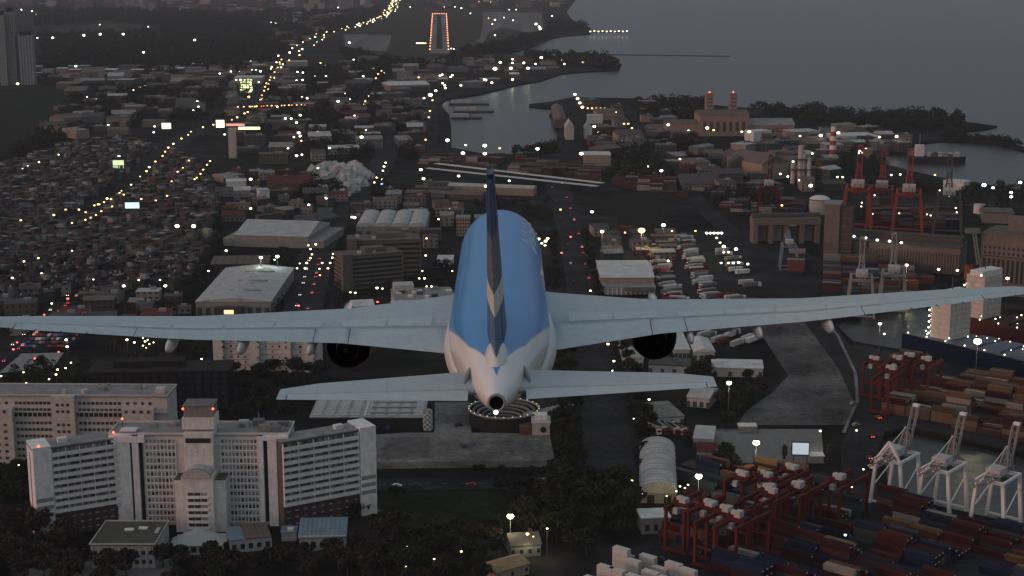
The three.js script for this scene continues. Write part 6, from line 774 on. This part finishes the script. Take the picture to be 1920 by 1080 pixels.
  many([[705, 147], [715, 133], [709, 139], [690, 180], [685, 190], [683, 196], [700, 128]], 'a', 0.9, 'on the street towards the runway end'); many([[646, 175], [655, 186], [652, 200], [660, 200], [681, 143], [785, 145, 'a'], [681, 110], [663, 112], [655, 80, 1.6], [668, 138, 0.7], [720, 137, 0.6], [640, 130, 0.7], [740, 155, 'a']], 'c', 0.9, 'below the runway end'); many([[807, 178, 2.0], [795, 184], [817, 170, 1.2], [835, 165], [845, 145, 1.2], [848, 141], [829, 140], [825, 142], [832, 150, 'w'], [830, 156, 'w'], [838, 147], [834, 160, 'w']], 'c', 0.95, 'in the bright cluster left of the basin'); many([[811, 188], [806, 208], [804, 220, 'a'], [798, 262, 'a']], 'a', 0.8, 'along the dock street');
  many([[839, 263, 1.8], [868, 287, 1.7], [909, 273, 1.8], [909, 288, 1.7], [873, 272, 'w'], [937, 278, 'a'], [1008, 279, 1.7], [1090, 288, 1.8], [789, 318, 1.4], [794, 335, 1.4], [860, 330, 1.2], [911, 349, 1.5], [955, 339]], 'c', 0.95, 'around the basin head and platform roofs'); many([[1078, 177], [1083, 185], [1087, 193], [1092, 201, 1.1]], 'w', 1.25, 'in the slanting chain of four on the breakwater'); many([[1102, 203], [1110, 203], [1118, 203], [1126, 203], [1134, 203]], 'a', 0.8, 'in the amber strip beside the breakwater'); many([[1114, 237, 1.5], [1120, 247, 1.4], [1118, 265, 'r'], [1130, 272, 'a'], [1253, 234, 1.5], [1240, 320, 1.7], [1216, 312, 1.1], [1275, 298, 1.1], [1285, 304], [1391, 284, 0.7], [1170, 232, 'a'], [1178, 232, 'a'], [1185, 240, 'a'], [1192, 250, 'a'], [1200, 260, 'a'], [1183, 250, 'a'], [1154, 210, 'w']], 'c', 0.85, 'right of the dock basin');
  many([[1291, 245], [1326, 240, 1.6], [1391, 247], [1405, 247, 1.5], [1304, 228, 'a'], [1338, 244, 'a']], 'w', 0.95, 'at the foot of the power station'); many([[1500, 255], [1539, 254, 1.8], [1572, 249, 1.5], [1649, 257, 1.2], [1681, 256, 1.5], [1570, 268], [1578, 267], [1592, 269, 1.2], [1644, 270], [1612, 283], [1618, 281], [1624, 279], [1610, 287], [1617, 286]], 'w', 0.9, 'around the white shore hall'); many([[1461, 314, 'a'], [1463, 326, 1.1], [1477, 331, 1.1], [1480, 298], [1487, 303], [1520, 348, 2.0], [1570, 332], [1580, 332], [1671, 328], [1688, 327], [1661, 350, 1.2], [1712, 350], [1753, 328, 'a'], [1523, 288], [1499, 338], [1430, 320]], 'c', 0.85, 'between chimney and far cranes'); many([[1845, 347, 1.8], [1862, 352, 1.2], [1913, 342, 1.5], [1896, 361, 1.3], [1896, 369, 1.3]], 'y', 1.0, 'on the quay at the right picture edge'); many([[1616, 380], [1640, 366], [1636, 401], [1686, 400], [1692, 366], [1780, 368], [1792, 390], [1794, 398], [1738, 402], [1745, 404], [1615, 387], [1762, 357]], 'w', 0.6, 'hung on the far quay cranes', );
  // airfield
  many([[1035, 30, 1.2], [962, 38], [928, 37, 1.3], [1005, 45, 1.9], [1013, 54, 1.9], [928, 66, 1.1], [853, 13], [865, 15, 1.3], [769, 13], [882, 25], [1011, 50, 1.5], [945, 33], [916, 34, 'a'], [923, 45, 'w'], [955, 18], [968, 18], [833, 13, 'a'], [898, 3, 'a'], [920, 4, 'a'], [933, 0, 'a'], [1059, 43, 'r']], 'c', 1.05, 'on the airport apron'); many([[938, 117, 1.3], [961, 111], [969, 110], [961, 118], [982, 118, 1.2], [1004, 120], [1015, 108, 1.4], [928, 129, 1.9], [958, 128, 1.5], [990, 128, 1.4], [1054, 113, 'w'], [1058, 120, 'w'], [1093, 117, 'w'], [908, 149, 'w'], [911, 150, 'w'], [922, 155], [961, 149], [864, 160, 'w'], [821, 113]], 'c', 1.05, 'on the wooded river spit'); for (let i = 0; i < 10; i++) lamp(1107 + i * 7.6, 59 - (i % 2) * 0.6, 'w', 1.0, 'in the row on the far pier'); for (let i = 0; i < 5; i++) lamp(782 + i * 4, 81, i > 3 ? 'a' : 'w', 1.0, 'in the bar beside the runway'); many([[846, 91], [851, 92]], 'c', 0.8, 'at the runway threshold');
}
{ // runway edge lights: one mesh each, low on the ground
  const red = glow(1, 0.28, 0.12, 7), g = new THREE.SphereGeometry(1.5, 8, 6), A = G(806, 93), B = G(841, 93), C2 = G(811, 26), D2 = G(837, 26); const put = (p) => { const o = solo('runway_edge_light', g, red, 'small red light on the outline of the runway', 'light', 'runway edge lights'); o.position.set(p.x, 0.6, p.z); };
  for (let i = 0; i <= 17; i++) { put(A.clone().lerp(C2, i / 17)); put(B.clone().lerp(D2, i / 17)); } for (let i = 1; i < 6; i++) put(C2.clone().lerp(D2, i / 6));
  // far pier, breakwater line and the moored barges of the basin
  const a = G(1108, 59), b = G(1177, 59), p = solo('pier', bar(V(a.x, -0.8, a.z), V(b.x, -0.8, b.z), 12, 2.4), M.concrete, 'long lamp-lit pier reaching into the river', 'pier'); const c = G(1130, 101), d = G(1368, 104); solo('breakwater', bar(V(c.x, -1.6, c.z), V(d.x, -1.6, d.z), 9, 1.6), M.darkGrey, 'thin dark breakwater far out in the river', 'breakwater');
  const barge = (x0, x1, y, lb) => { const m = G((x0 + x1) / 2, y), w = G(x1, y).x - G(x0, y).x, o = thing('jetty', lb, 'jetty', m.x, m.z, 0, null, -2.2); part(o, 'deck', box(w, 2.6, 16), M.midGrey); part(o, 'shed_roof', box(w * 0.5, 4, 9), M.roofPale, -w * 0.2, 2.6, 0); part(o, 'fender', box(w, 1, 0.6), M.black, 0, 0.4, 8.3); };
  barge(842, 917, 193, 'uppermost jetty on the left of the basin'); barge(850, 926, 207, 'middle jetty on the left of the basin'); barge(846, 904, 219, 'lowest jetty on the left of the basin');
}
scene.updateMatrixWorld(true);
renderer.render(scene, camera);
